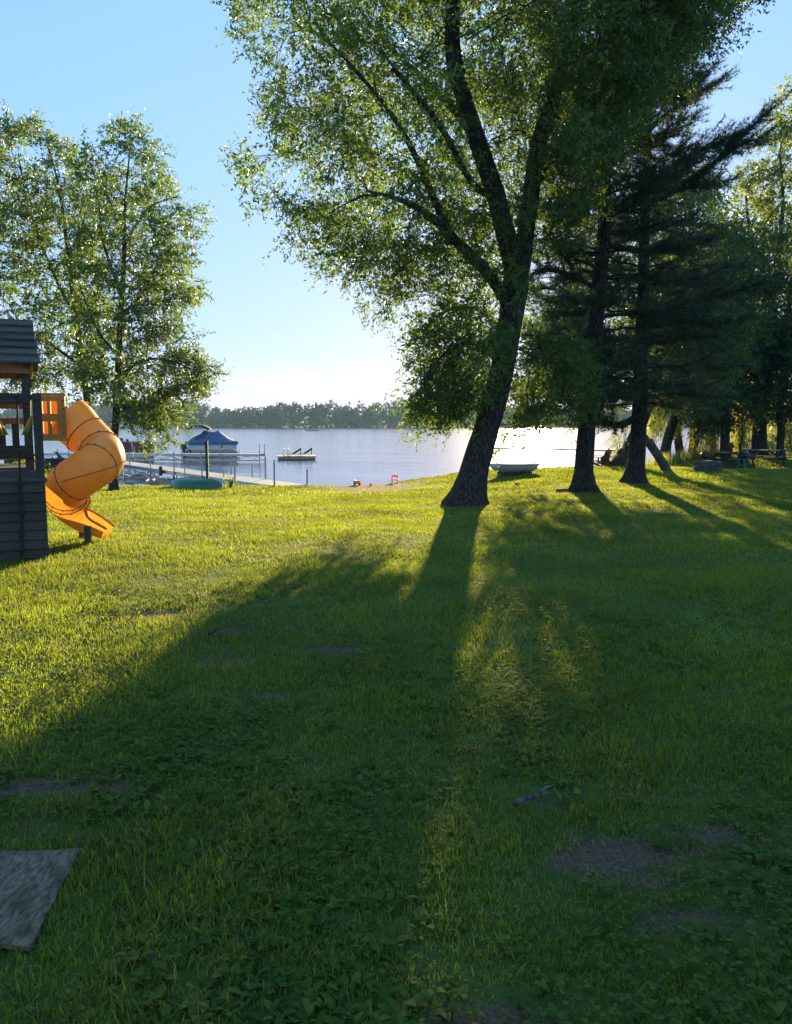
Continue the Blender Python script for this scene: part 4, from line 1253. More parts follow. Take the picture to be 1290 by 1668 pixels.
    P = [(at(a, b, YS + d), r) for a, b, d, r in path]
    fine_ = resample(P, .035)
    n = len(fine_); seg_n = 28
    def ring(i, r_off=0.0, a0=0.0, a1=2 * math.pi, closed=True, m=seg_n):
        p, r = fine_[i]
        d = (fine_[min(i + 1, n - 1)][0] - fine_[max(i - 1, 0)][0]).normalized()
        s = d.cross(Vector((0, 0, 1))).normalized(); u = s.cross(d).normalized()
        out = []
        for k in range(m if closed else m + 1):
            t = a0 + (a1 - a0) * k / m
            out.append(p + (s * math.cos(t) + u * math.sin(t)) * (r + r_off))
        return out
    opened = int(n * .70)
    cuts = [0, int(n * .13), int(n * .26), int(n * .40), int(n * .55), int(n * .66), opened]
    for a, b in zip(cuts[:-1], cuts[1:]):
        o = MB().loft([ring(i) for i in range(a, b + 1)], cap=False).build('tube_section', M['slide'], slide, smooth=True)
    for c in cuts[1:]:
        fl = MB().tube([v for v in ring(c, .004)] + [ring(c, .004)[0]], .006, 6, cap=False)
        fl.build('joint_flange', M['rust'], slide, smooth=False)
        for v in ring(c, .012, m=14):
            MB().box(v, (.016, .016, .016)).build('bolt', M['rust'], slide)
    o = MB().loft([ring(i, 0, math.pi * .92, math.pi * 2.08, False) for i in range(opened, n)], closed=False, cap=False).build('exit_trough', M['slide'], slide, smooth=True)
    for s_ in (.92, 2.08):
        MB().tube([ring(i, .0, math.pi * s_, math.pi * s_ + .01, False, 1)[0] for i in range(opened, n, 2)] + [ring(n - 1, .0, math.pi * s_, math.pi * s_ + .01, False, 1)[0]], .018, 6).build('trough_rim', M['slide_panel'], slide, smooth=True)
    # seams along the tube
    for (a, b, ang) in ((cuts[3], cuts[4], 2.05 * math.pi), (cuts[4], cuts[5], 2.0 * math.pi), (cuts[2], cuts[3], .06 * math.pi), (cuts[2], cuts[4], 1.03 * math.pi)):
        MB().tube([ring(i, .006, ang, ang + .01, False, 1)[0] for i in range(a, b, 2)], .006, 5).build('seam', M['rust'], slide)
    # short timber props under the exit
    for (px, py, dy) in ((143, 868, -.30), (134, 862, .28)):
        q = Vector((at(px, py, YS + dy).x, YS + dy, 0)); q.z = h1(q.x, q.y)
        MB().box((q.x, q.y, q.z + .09), (.075, .075, .30)).build('prop_post', M['old_wood'], slide, bevel=.005)
    # ---- rope hanging on the climbing wall, rings
    rx = at(28, 660, YF).x
    pts = []
    z = ztop + .05; k = 0
    prof = [(28, 648), (29, 680), (31, 740), (33, 790), (35, 840), (36, 880), (35, 895), (36, 905)]
    rt = thing('climbing_rope', 'black knotted climbing rope hanging down the playset plank wall', 'rope', (rx, YF - .14, h1(rx, YF)))
    def wall_pt(px, py, off):
        # point of the turned front plane, off metres in front of it, seen in a pixel
        n_ = Vector((math.sin(TURN), -math.cos(TURN), 0)); o_ = Vector((xr, YF, 0)) + n_ * off
        d = ray(px, py); c = Vector((0, 0, CAM_H))
        return c + d * ((o_ - c).dot(n_) / d.dot(n_))
    pts = [wall_pt(a, b, .115) for a, b in prof]
    rt.location = (pts[-1].x, pts[-1].y, h1(pts[-1].x, pts[-1].y))
    MB().tube(pts, .011, 6).build('rope', M['rope'], rt, smooth=True)
    for i, (a, b) in enumerate([(31, 735), (33, 788), (35, 835), (34, 872), (35, 896)]):
        q = wall_pt(a, b, .115)
        MB().lathe([(.004, -.035), (.026, -.015), (.028, .01), (.005, .04)], q, 8).build('knot', M['rope'], rt, smooth=True)
    MB().bar(pts[0], pts[0] + Vector((-math.sin(TURN), math.cos(TURN), 0)) * .09, .03, .03).build('hook', M['rope'], rt)
    for (px, lab) in ((53, 'yellow trapeze ring on chain beside the right playset post'), (-6, 'yellow trapeze ring at the left picture edge under the playset beam')):
        q = wall_pt(px, 694, -.35); zt = ztop - .02; back = Vector((-math.sin(TURN), math.cos(TURN), 0))
        t = thing('trapeze_ring', lab, 'ring', (q.x, q.y, q.z), 0, 'trapeze rings on the playset')
        MB().bar(Vector((q.x, q.y, zt + .03)) - back * .32, Vector((q.x, q.y, zt + .03)) + back * .05, .05, .05).build('hanger_bracket', M['old_wood'], t)
        for s_ in (-1, 1):
            MB().tube([(q.x + s_ * .012, q.y, zt), (q.x + s_ * .018, q.y, q.z + .12)], .006, 6).build('chain', M['chain'], t)
        tri = [Vector((0, 0, .12)), Vector((-.10, 0, -.10)), Vector((.10, 0, -.10)), Vector((0, 0, .12))]
        for dy in (-.05, .05):
            MB().tube([q + v + Vector((0, dy * (1 if v.z < 0 else .3), 0)) for v in tri], .016, 8).build('grip', M['yellow'], t, smooth=True)
playset()

# ------------------------------------------------------------------ board, stick, rocks, toys
def small_things():
    # weathered board in the lower left corner
    a, b = ground(131, 1391), ground(50, 1554)
    c = ground(-60, 1395); d = ground(-160, 1548)
    me = MB(); up = Vector((0, 0, .018))
    q = [b, a, c, d]
    q = [Vector((v.x, v.y, h1(v.x, v.y) + .012)) for v in q]
    cen = sum(q, Vector()) / 4
    top = [v + up for v in q]
    # subdivided slightly warped sheet
    N = 10; g = MB(); rows = []
    for i in range(N + 1):
        r_ = []
        for j in range(N + 1):
            u, v = i / N, j / N
            p = (q[0] * (1 - u) + q[1] * u) * (1 - v) + (q[3] * (1 - u) + q[2] * u) * v
            p = p + Vector((0, 0, .012 + .010 * math.sin(3 * u + 1) * math.sin(4 * v)))
            if i in (0, N): p = p + Vector((0, (-.002 if i == 0 else .002) * math.sin(j * 2.3), 0))
            if j == 0: p = p + Vector((.0025 * math.sin(i * 1.9), 0, 0))
            r_.append(p)
        rows.append(r_)
    vs = [p for r_ in rows for p in r_] + [p - Vector((0, 0, .016)) for r_ in rows for p in r_]
    n1 = (N + 1) ** 2; fs = []
    for i in range(N):
        for j in range(N):
            k = i * (N + 1) + j
            fs.append((k, k + 1, k + N + 2, k + N + 1)); fs.append((n1 + k, n1 + k + N + 1, n1 + k + N + 2, n1 + k + 1))
    for i in range(N):
        for (k, k2) in ((i * (N + 1), (i + 1) * (N + 1)), ((i + 1) * (N + 1) + N, i * (N + 1) + N), (N * (N + 1) + i, N * (N + 1) + i + 1), (i + 1, i)):
            fs.append((k, k2, n1 + k2, n1 + k))
    o = MB().add(vs, fs).build('plywood_board', M['plywood'])
    tag(o, 'weathered grey plywood board lying in the grass at lower left', 'board')
    # stick
    p0, p1 = ground(838, 1322), ground(893, 1303)
    r = random.Random(4); pts = []
    for k in range(9):
        u = k / 8; v = p0.lerp(p1, u)
        pts.append(Vector((v.x + r.uniform(-.006, .006), v.y + r.uniform(-.006, .006), h1(v.x, v.y) + .035 + .006 * math.sin(4 * u))))
    t = thing('stick', 'short grey broken stick lying in the shaded grass', 'stick', p0)
    MB().tube(pts, [.011, .012, .011, .010, .011, .009, .008, .007, .004], 8).build('wood', M['grey_bark'], t, smooth=True)
    MB().tube([pts[5], pts[5] + Vector((.05, .04, .02)), pts[5] + Vector((.09, .05, .025))], [.007, .005, .002], 6).build('twig', M['grey_bark'], t, smooth=True)
    q0, q1 = ground(340, 1040), ground(362, 1028)
    MBt = MB().tube([q0 + Vector((0, 0, .03)), (q0 + q1) / 2 + Vector((0, .01, .035)), q1 + Vector((0, 0, .03))], [.010, .009, .004], 6).build('stick', M['twig'], smooth=True)
    tag(MBt, 'thin brown twig on the bare patch at the shadow edge', 'stick')
    # rocks, stump
    def rock(px, py, s, lab, name='rock', mat='stone', cat='rock'):
        p = ground(px, py); rr = random.Random(px)
        bm = bmesh.new(); bmesh.ops.create_icosphere(bm, subdivisions=3, radius=1)
        for v in bm.verts:
            k = 1 + .35 * mnoise.noise(v.co * 1.3 + Vector((px, 0, 0)))
            v.co = Vector((v.co.x * s[0] * k, v.co.y * s[1] * k, v.co.z * s[2] * k + s[2] * .55))
        me = bpy.data.meshes.new(name); bm.to_mesh(me); bm.free(); me.materials.append(M[mat])
        o = bpy.data.objects.new(name, me); col.objects.link(o); o.location = p
        tag(o, lab, cat)
    rock(700, 774, (.17, .14, .07), 'dark flat rock on the lawn edge left of the leaning tree')
    rock(842, 792, (.09, .09, .07), 'small grey rock in the grass in front of the grey rowboat')
    rock(917, 800, (.20, .14, .05), 'low mossy rock beside the nearer pine trunk')
    # orange toys on the bare beach patch
    p = ground(643, 787); s = .30
    t = thing('toy_chair', 'small bright orange plastic toddler chair on the bare beach patch', 'toy', p)
    for sx in (-1, 1):
        for sy in (-1, 1):
            MB().box((p.x + sx * .095, p.y + sy * .09, p.z + .055), (.035, .035, .13)).build('leg', M['orange'], t)
    MB().box((p.x, p.y, p.z + .13), (.24, .23, .03)).build('seat', M['orange'], t, bevel=.008)
    for sx in (-1, 1):
        MB().box((p.x + sx * .10, p.y + .10, p.z + .21), (.035, .03, .14)).build('back_post', M['orange'], t)
    MB().box((p.x, p.y + .10, p.z + .255), (.165, .03, .07)).build('backrest', M['orange'], t, bevel=.008)
    p = ground(582, 790)
    t = thing('toy_truck', 'flat orange toy truck left of the orange toddler chair', 'toy', p)
    MB().box((p.x, p.y, p.z + .06), (.26, .12, .03)).build('chassis', M['orange'], t)
    MB().loft([[Vector((p.x + a * .13 + .02, p.y + b * .065, p.z + .075 + zc)) for a, b in ((-1 - k, -1 - k), (.6 + k, -1 - k), (.6 + k, 1 + k), (-1 - k, 1 + k))] for k, zc in ((0, 0), (.15, .07))]).build('bed', M['orange'], t)
    MB().box((p.x - .10, p.y, p.z + .12), (.07, .11, .09)).build('cab', M['orange'], t, bevel=.01)
    for sx in (-.09, .08):
        for sy in (-.065, .065):
            MB().tube([(p.x + sx, p.y + sy - .012, p.z + .033), (p.x + sx, p.y + sy + .012, p.z + .033)], .035, 12).build('wheel', M['black'], t)
    p = ground(604, 791)
    o = MB().lathe([(.03, 0), (.045, .07), (.05, .07), (.05, .08), (.01, .082)], p, 12).build('toy_bucket', M['orange'])
    tag(o, 'little orange bucket between the toy truck and toddler chair', 'toy')
small_things()

# ------------------------------------------------------------------ docks
def dock(label, a, b, width, deck_z, step, post_up, truss=False, name='dock', posts=True, thick=.06, seed=0):
    a, b = Vector((a[0], a[1], deck_z)), Vector((b[0], b[1], deck_z))
    t = thing(name, label, 'dock', (a.x, a.y, deck_z))
    d = (b - a); L = d.length; d.normalize(); s = Vector((-d.y, d.x, 0))
    n = max(2, int(L / step)); rr = random.Random(seed)
    # deck sections with narrow gaps
    ns = max(1, int(L / 3))
    for k in range(ns):
        p, q = a + d * (L * k / ns + .02), a + d * (L * (k + 1) / ns - .02)
        MB().bar(p, q, width, thick).build('deck_section', M['deck'], t)
    for sg in (-1, 1):
        MB().bar(a + s * sg * (width / 2 + .025) - Vector((0, 0, .05)), b + s * sg * (width / 2 + .025) - Vector((0, 0, .05)), .04, .16).build('side_rail', M['alu'], t)
        if truss:
            MB().bar(a + s * sg * (width / 2 + .025) - Vector((0, 0, .42)), b + s * sg * (width / 2 + .025) - Vector((0, 0, .42)), .04, .05).build('lower_rail', M['alu'], t)
            m = MB(); nn = int(L / .9)
            for k in range(nn):
                p, q = a + d * (L * k / nn), a + d * (L * (k + 1) / nn)
                o_ = s * sg * (width / 2 + .025)
                zt, zl = Vector((0, 0, -.12)), Vector((0, 0, -.40))
                m.bar(p + o_ + (zt if k % 2 else zl), q + o_ + (zl if k % 2 else zt), .03, .03)
            m.build('truss_web', M['alu'], t)['kind'] = 'stuff'
    if posts:
        for k in range(n + 1):
            for sg in (-1, 1):
                p = a + d * (L * k / n) + s * sg * (width / 2 + .08)
                zb = min(h1(p.x, p.y), WATER_Z) - .1
                up = post_up * rr.uniform(.5, 1.0)
                MB().tube([(p.x, p.y, zb), (p.x, p.y, deck_z + up)], .03, 8).build('dock_post', M['alu'], t)
    return t

DZ = -.55
def plane_z(px, py, z):
    d = ray(px, py); k = (z - CAM_H) / d.z
    return Vector((0, 0, CAM_H)) + d * k

d1a, d1b = plane_z(474, 792, DZ), plane_z(150, 747, DZ)
dock('pale aluminium dock running from the beach out to the left', d1a, d1b, 1.1, DZ, 3.0, 1.0, seed=1)
d2a, d2b = plane_z(60, 738, DZ + .1), plane_z(427, 740, DZ + .1)
dock('long truss dock lying crosswise in front of the blue-covered boat', d2a, d2b, 1.0, DZ + .1, 2.4, .95, truss=True, seed=2)
d3a, d3b = plane_z(68, 752, DZ), plane_z(150, 746, DZ)
dock('short pale dock behind the slide at the left', d3a, d3b, 1.2, DZ, 2.5, .8, seed=3)
d4a, d4b = plane_z(800, 729, DZ), plane_z(1040, 733, DZ)
dock('thin distant dock seen between the leaning tree and the pines', d4a, d4b, .9, DZ, 4.0, 1.3, seed=4, name='dock')
d5a, d5b = plane_z(790, 726, DZ), plane_z(856, 727, DZ)
dock('short far dock just right of the leaning trunk', d5a, d5b, .9, DZ, 4.0, .9, seed=5)

def boat_lift(px, py, w, l, h, rz, label, seed):
    c = plane_z(px, py, WATER_Z); t = thing('boat_lift', label, 'boat lift', (c.x, c.y, WATER_Z), rz, 'boat lifts in the shallows')
    for sx in (-1, 1):
        for sy in (-1, 1):
            MB().tube([(sx * w / 2, sy * l / 2, -.9), (sx * w / 2, sy * l / 2, h)], .035, 8).build('corner_post', M['alu'], t, world=False)
    for sy in (-1, 1):
        MB().bar((-w / 2, sy * l / 2, .12), (w / 2, sy * l / 2, .12), .06, .10).build('cross_beam', M['alu'], t, world=False)
        MB().bar((-w / 2, sy * l / 2, .10), (0, sy * l / 2, h * .75), .04, .04).build('brace', M['alu'], t, world=False)
        MB().bar((w / 2, sy * l / 2, .10), (0, sy * l / 2, h * .75), .04, .04).build('brace', M['alu'], t, world=False)
    for sx in (-1, 1):
        MB().bar((sx * w / 2, -l / 2, h * .6), (sx * w / 2, l / 2, h * .6), .05, .07).build('side_beam', M['alu'], t, world=False)
        MB().bar((sx * w / 4, -l / 2, .2), (sx * w / 4, l / 2, .2), .10, .06).build('bunk', M['deck'], t, world=False)
        MB().bar((sx * w / 2, -l / 2, .12), (sx * w / 2, l / 2, h * .55), .035, .035).build('brace', M['alu'], t, world=False)
    MB().tube([(w / 2 + .03, -l / 2, h * .8), (w / 2 + .12, -l / 2, h * .8)], .22, 14).build('winch_wheel', M['black'], t, world=False)
boat_lift(222, 781, 1.6, 2.4, .55, .5, 'low empty metal boat lift in the water right of the slide', 1)
boat_lift(262, 788, 1.1, 1.5, .28, .2, 'small low metal lift frame near the green canoe', 2)
boat_lift(345, 744, 2.5, 3.9, .55, math.radians(-68), 'metal lift cradle under the blue-covered pontoon boat', 3)

# poles standing in the water
for k, (px, py, hh) in enumerate([(365, 797, .75), (411, 790, .85), (302, 800, 1.0)]):
    q = plane_z(px, py, WATER_Z)
    t = thing('mooring_pole', ['thin grey pole in the shallows at the canoe bow', 'thin grey pole standing alone right of the pale dock', 'thin grey pole in the shallows behind the green canoe'][k], 'pole', (q.x, q.y, WATER_Z), 0, 'thin poles in the shallows')
    MB().tube([(0, 0, -.8), (0, 0, hh)], .022, 8).build('shaft', M['alu'], t, world=False)
    MB().lathe([(.005, hh - .01), (.032, hh), (.032, hh + .03), (.006, hh + .045)], (0, 0, 0), 8).build('cap', M['alu'], t, world=False)
q = gp(at(338, 780, 26.3).x, 26.3)
t = thing('dark_post', 'dark wooden post standing upright behind the green canoe', 'post', q)
MB().box((0, 0, .70), (.085, .085, 1.70)).build('shaft', M['post'], t, world=False, bevel=.008)
MB().box((0, -.005, .77), (.13, .12, .05)).build('collar', M['post'], t, world=False)
MB().box((0, 0, 1.56), (.10, .10, .03)).build('cap', M['post'], t, world=False)

# ------------------------------------------------------------------ boats
def pontoon_boat(px, py, rz, L, W, label, kind):
    c = plane_z(px, py, WATER_Z)
    t = thing('pontoon_boat', label, 'boat', (c.x, c.y, WATER_Z), rz, 'pontoon boats at the docks')
    for sx in (-1, 1):
        pts = [(sx * W * .36, -L / 2 - .2 + L * .0, .18), (sx * W * .36, -L / 2 + .3, .10), (sx * W * .36, L / 2 - .6, .10), (sx * W * .36, L / 2 - .1, .20), (sx * W * .36, L / 2 + .15, .34)]
        MB().tube(pts, [.20, .30, .30, .22, .05], 14).build('pontoon', M['alu'], t, world=False, smooth=True)
    MB().box((0, 0, .46), (W, L, .12)).build('deck', M['black'] if kind == 'red' else M['alu'], t, world=False, bevel=.01)
    fz, fh = .54, .62
    pm = M['maroon'] if kind == 'red' else M['white']
    for sx in (-1, 1):
        for k in range(3):
            MB().box((sx * (W / 2 - .05), -L / 2 + L * (k + .5) / 3, fz + fh / 2 + .03), (.03, L / 3 - .08, fh)).build('fence_panel', pm, t, world=False)
    for sy in (-1, 1):
        MB().box((0, sy * (L / 2 - .05), fz + fh / 2 + .03), (W - .16, .03, fh)).build('fence_panel', pm, t, world=False)
    rail = [(-W / 2 + .05, -L / 2 + .05, fz + fh + .07), (W / 2 - .05, -L / 2 + .05, fz + fh + .07), (W / 2 - .05, L / 2 - .05, fz + fh + .07), (-W / 2 + .05, L / 2 - .05, fz + fh + .07), (-W / 2 + .05, -L / 2 + .05, fz + fh + .07)]
    for a, b in zip(rail[:-1], rail[1:]):
        MB().tube([a, b], .022, 8).build('rail', M['alu'], t, world=False)
    z0 = fz + fh + .02
    if kind == 'blue':
        # tented cover with several peaks
        nx_, ny_ = 12, 20; vs, fs = [], []
        for i in range(ny_ + 1):
            for j in range(nx_ + 1):
                u, v = i / ny_ * 2 - 1, j / nx_ * 2 - 1
                h = .78 * max(0, 1 - abs(v)) ** .85 * max(0, 1 - max(0, abs(u) - .30) / .70) ** .9
                h += .12 * math.exp(-((u + .28) / .09) ** 2 - (v / .3) ** 2) + .12 * math.exp(-((u - .28) / .09) ** 2 - (v / .3) ** 2) - .03 * math.sin(u * 11) * (1 - abs(v))
                vs.append((v * W * .52, u * L * .51, z0 + h))
        for i in range(ny_):
            for j in range(nx_):
                k = i * (nx_ + 1) + j; fs.append((k, k + 1, k + nx_ + 2, k + nx_ + 1))
        cv = MB().add(vs, fs).build('cover', M['blue'], t, world=False, smooth=True)
        sk = MB()
        for sx in (-1, 1): sk.box((sx * W * .522, 0, z0 - .09), (.02, L * 1.02, .22))
        for sy in (-1, 1): sk.box((0, sy * L * .512, z0 - .09), (W * 1.03, .02, .22))
        sk.build('cover_skirt', M['blue'], cv, world=False)
        yb = -L * .28; zb = 2.55
        bw = W / 2 - .04
        bm_ = [[Vector((x, yb + yy, zb - .30 * abs(yy / .95) ** 3 - .14 * abs(x / bw) ** 3 + dz)) for x in np.linspace(-bw, bw, 7)] for yy in np.linspace(-.95, .95, 9) for dz in (0,)]
        bim = MB().loft(bm_, closed=False, cap=False).loft([[v - Vector((0, 0, .07)) for v in r_] for r_ in bm_], closed=False, cap=False).build('bimini_canvas', M['navy'], t, world=False, smooth=True)
        for sx in (-1, 1):
            MB().tube([(sx * bw, yb + .92, zb - .40), (sx * bw, yb + .25, z0 - .1)], .018, 6).build('bimini_frame', M['alu'], bim, world=False)
            MB().tube([(sx * bw, yb - .92, zb - .40), (sx * bw, yb - .30, z0 - .1)], .018, 6).build('bimini_frame', M['alu'], bim, world=False)
    else:
        for (x, y) in ((-.6, -1.4), (.6, -1.4), (-.65, .9), (.65, .9)):
            st = MB().box((x, y, fz + .25), (.7, 1.1, .42)).build('seat', M['white'], t, world=False, bevel=.05)
            MB().box((x, y - .45, fz + .66), (.7, .18, .50)).build('seat_back', M['white'] if x < 0 else M['maroon'], st, world=False, bevel=.05)
        MB().box((.55, -.1, fz + .5), (.6, .5, .95)).build('console', M['maroon'], t, world=False, bevel=.04)
        MB().tube([(-W / 2 + .1, -.6, z0 + .75), (W / 2 - .1, -.6, z0 + .75)], .09, 8).build('folded_bimini', M['navy'], t, world=False)
        for sx in (-1, 1):
            MB().tube([(sx * (W / 2 - .1), -.6, z0 + .75), (sx * (W / 2 - .06), .2, z0)], .02, 6).build('bimini_frame', M['alu'], t, world=False)
    mo = MB().box((0, -L / 2 - .30, .80), (.34, .48, .42)).build('outboard_motor', M['black'], t, world=False, bevel=.05)
    MB().box((0, -L / 2 - .28, .25), (.12, .22, .75)).build('motor_leg', M['black'], mo, world=False, bevel=.02)
pontoon_boat(345, 744, math.radians(-68), 3.7, 2.0, 'white pontoon boat under a blue tented canvas cover', 'blue')
pontoon_boat(198, 746, math.radians(-70), 4.6, 2.1, 'dark red pontoon boat without cover behind the spiral slide', 'red')

def hull(name, L, W, H, mat, parent, flat=.6, invert=False, z0=0.0, bow=1.0, m=10):
    rings = []
    for i in range(15):
        u = i / 14; y = -L / 2 + L * u
        w = W / 2 * (1 - (max(0, u - .45) / .55) ** 2.2 * bow) * (1 - .18 * max(0, .3 - u) / .3)
        w = max(w, .015); lift = H * .35 * max(0, u - .6) ** 2 / .16 * .5
        r_ = []
        for k in range(m + 1):
            s = k / m * 2 - 1
            x = w * (abs(s) ** .55) * (1 if s > 0 else -1)
            z = H * abs(s) ** 2.6 * (1 - 0) + lift * (1 - abs(s))
            r_.append(Vector((x, y, z0 + (H - z if invert else z))))
        rings.append(r_)
    return MB().loft(rings, closed=False, cap=False)

def canoe():
    q = gp(at(319, 792, 26.4).x, 26.4)
    t = thing('canoe', 'green canoe lying upside down on the grass by the dark post', 'boat', q, math.radians(60))
    rings = []
    L, W, H = 2.3, .78, .34
    for i in range(25):
        u = i / 24 * 2 - 1; y = u * L / 2
        w = W / 2 * (1 - abs(u) ** 2.4); w = max(w, .01); h = H * (1 - .35 * abs(u) ** 3)
        rings.append([Vector((w * math.cos(a), y, h * math.sin(a) ** .8 if math.sin(a) > 0 else 0)) for a in [math.pi * k / 14 for k in range(15)]])
    MB().loft(rings, closed=False, cap=False).build('hull', M['canoe'], t, world=False, smooth=True)
    for s in (0, -1):
        MB().tube([r_[s] for r_ in rings], .022, 6).build('gunwale', M['white'], t, world=False, smooth=True)
    MB().tube([rings[i][7] + Vector((0, 0, .006)) for i in range(1, 24)], .012, 6).build('keel', M['canoe'], t, world=False, smooth=True)
canoe()

def rowboat():
    p = ground(838, 773)
    t = thing('rowboat', 'small grey rowboat resting on a dark cradle at the lawn edge', 'boat', p, math.radians(-62))
    L, W, H = 1.75, .95, .40
    rings = []
    for i in range(21):
        u = i / 20 * 2 - 1; y = u * L / 2
        k = 1 - .30 * abs(u) ** 5
        end = max(0, abs(u) - .62) / .38
        w = W / 2 * k; zb = .10 + .14 * end ** 1.6; zt = .37
        ys = y * (1 if True else 1)
        rings.append([Vector((w * .25, y, zb)), Vector((w * .72, y, zb + .02)), Vector((w * .92, y, (zb + zt) / 2)), Vector((w, y, zt)), Vector((w * .6, y, zt + .05)), Vector((0, y, zt + .065)),
                      Vector((-w * .6, y, zt + .05)), Vector((-w, y, zt)), Vector((-w * .92, y, (zb + zt) / 2)), Vector((-w * .72, y, zb + .02)), Vector((-w * .25, y, zb))])
    MB().loft(rings).build('hull', M['tarp'], t, world=False, smooth=True)
    for s in (3, 7):
        MB().tube([r_[s] for r_ in rings], .022, 8).build('gunwale', M['tarp'], t, world=False, smooth=True)
    for y in (-.36, 0, .36):
        MB().box((0, y, .06), (.70, .30, .14)).build('cradle_block', M['concrete'], t, world=False)
rowboat()

def motorboat(px, py, L, rz, label, mat='white'):
    c = plane_z(px, py, WATER_Z)
    t = thing('motorboat', label, 'boat', (c.x, c.y, WATER_Z - .05), rz)
    hull('hull', L, L * .38, .75, mat, t).build('hull', M[mat], t, world=False, smooth=True)
    MB().box((0, -.02 * L, .62), (L * .30, L * .62, .06)).build('deck', M['deck'], t, world=False)
    MB().loft([[Vector((x, y, z)) for x, y, z in ((-L * .14, L * .04, .66), (L * .14, L * .04, .66), (L * .12, L * .10, .66), (-L * .12, L * .10, .66))], [Vector((x, y, z)) for x, y, z in ((-L * .11, -.02 * L, 1.15), (L * .11, -.02 * L, 1.15), (L * .10, .01 * L, 1.15), (-L * .10, .01 * L, 1.15))]]).build('windscreen', M['glass'], t, world=False)
    MB().box((0, -L * .2, .85), (L * .26, L * .12, .40)).build('seat', M['navy'], t, world=False, bevel=.04)
    MB().box((0, -L / 2 - .15, .65), (.35, .40, .55)).build('outboard_motor', M['black'], t, world=False, bevel=.05)
motorboat(510, 702, 5.2, math.radians(-75), 'tiny white motorboat far out near the opposite shore')
motorboat(92, 768, 4.4, math.radians(-62), 'dark-hulled motorboat moored behind the slide at the left dock', 'navy')

def raft():
    c = plane_z(483, 748, WATER_Z)
    t = thing('swim_raft', 'wooden swim raft with two tilted lounge boards floating on the lake', 'raft', (c.x, c.y, WATER_Z), math.radians(8))
    MB().box((0, 0, .11), (2.70, 2.2, .20)).build('float', M['raft_wood'], t, world=False, bevel=.04)
    for k in range(8):
        o = MB().box((0, -.98 + k * .28, .235), (2.85, .25, .05)).build('deck_board', M['raft_wood'], t, world=False)
    for x in (.05, .85):
        lo = MB().bar((x - .28, 0, .40), (x + .30, 0, .78), .75, .11).build('lounge_board', M['dark_wood'], t, world=False)
        MB().bar((x + .24, -.2, .35), (x + .24, -.2, .72), .05, .05).build('prop', M['dark_wood'], lo, world=False)
        MB().bar((x - .75, 0, .375), (x - .30, 0, .40), .55, .04).build('lounge_seat', M['dark_wood'], lo, world=False)
    for x in (-.95, -.62):
        pts = [(x, -1.1, -.3), (x, -1.1, .75), (x, -1.02, .84), (x, -.92, .80), (x, -.85, .34)]
        MB().tube(pts, .025, 8).build('ladder_rail', M['alu'], t, world=False, smooth=True)
raft()

# ------------------------------------------------------------------ garden furniture
def adirondack(px, Y, rz, label):
    q = gp(at(px, 750, Y).x, Y)
    t = thing('adirondack_chair', label, 'chair', q, rz, 'adirondack chairs facing the lake')
    m = M['chairwood']; t.scale = (.78, .78, .86)
    for k in range(5):
        x = -.22 + .11 * k; top = 1.02 - .05 * abs(k - 2)
        MB().bar((x, -.30, .28), (x, -.62, top), .10, .02, up=(0, 1, 0)).build('back_slat', m, t, world=False)
    for k in range(5):
        MB().box((0, -.22 + .13 * k, .30 + .035 * k), (.56, .115, .022)).build('seat_slat', m, t, world=False)
    for sx in (-1, 1):
        MB().box((sx * .34, 0.02, .59), (.13, .75, .024)).build('armrest', m, t, world=False)
        MB().box((sx * .31, .30, .28), (.09, .03, .60)).build('front_leg', m, t, world=False)
        MB().bar((sx * .28, .34, .36), (sx * .28, -.72, .02), .03, .12).build('rear_leg', m, t, world=False)
        MB().box((sx * .31, -.36, .44), (.05, .04, .30)).build('arm_support', m, t, world=False)
    MB().box((0, -.42, .62), (.60, .03, .09)).build('back_brace', m, t, world=False)
adirondack(976, 33.2, math.radians(38), 'brown adirondack chair facing the lake, the one against the pine trunk')
adirondack(994, 33.5, math.radians(42), 'brown adirondack chair facing the lake, the right one of the pair')

def picnic_table(px, py, rz, L, label, Y=None):
    q = ground(px, py)
    t = thing('picnic_table', label, 'picnic table', q, rz, 'wooden picnic tables under the trees')
    m = M['old_wood']
    for k in range(5):
        MB().box((0, -.30 + .15 * k, .745), (L, .14, .04)).build('top_board', m, t, world=False)
    for sy in (-1, 1):
        for k in (0, 1):
            MB().box((0, sy * (.60 + .15 * k), .44), (L, .14, .04)).build('bench_board', m, t, world=False)
    for sx in (-1, 1):
        x = sx * (L / 2 - .28)
        for sy in (-1, 1):
            MB().bar((x, sy * .24, .72), (x, sy * .66, 0), .045, .10).build('leg', M['dark_wood'], t, world=False)
        MB().bar((x + .045, -.76, .385), (x + .045, .76, .385), .04, .10).build('bench_support', M['dark_wood'], t, world=False)
        MB().bar((x + .045, -.36, .69), (x + .045, .36, .69), .04, .09).build('top_support', M['dark_wood'], t, world=False)
        MB().bar((x, 0, .40), (sx * .15, 0, .70), .04, .07).build('brace', M['dark_wood'], t, world=False)
picnic_table(1182, 763, math.radians(35), 1.5, 'smaller dark picnic table left of the black kettle grill')
picnic_table(1246, 759, math.radians(-12), 1.9, 'long picnic table with pale top at the right, under the thick trunk')

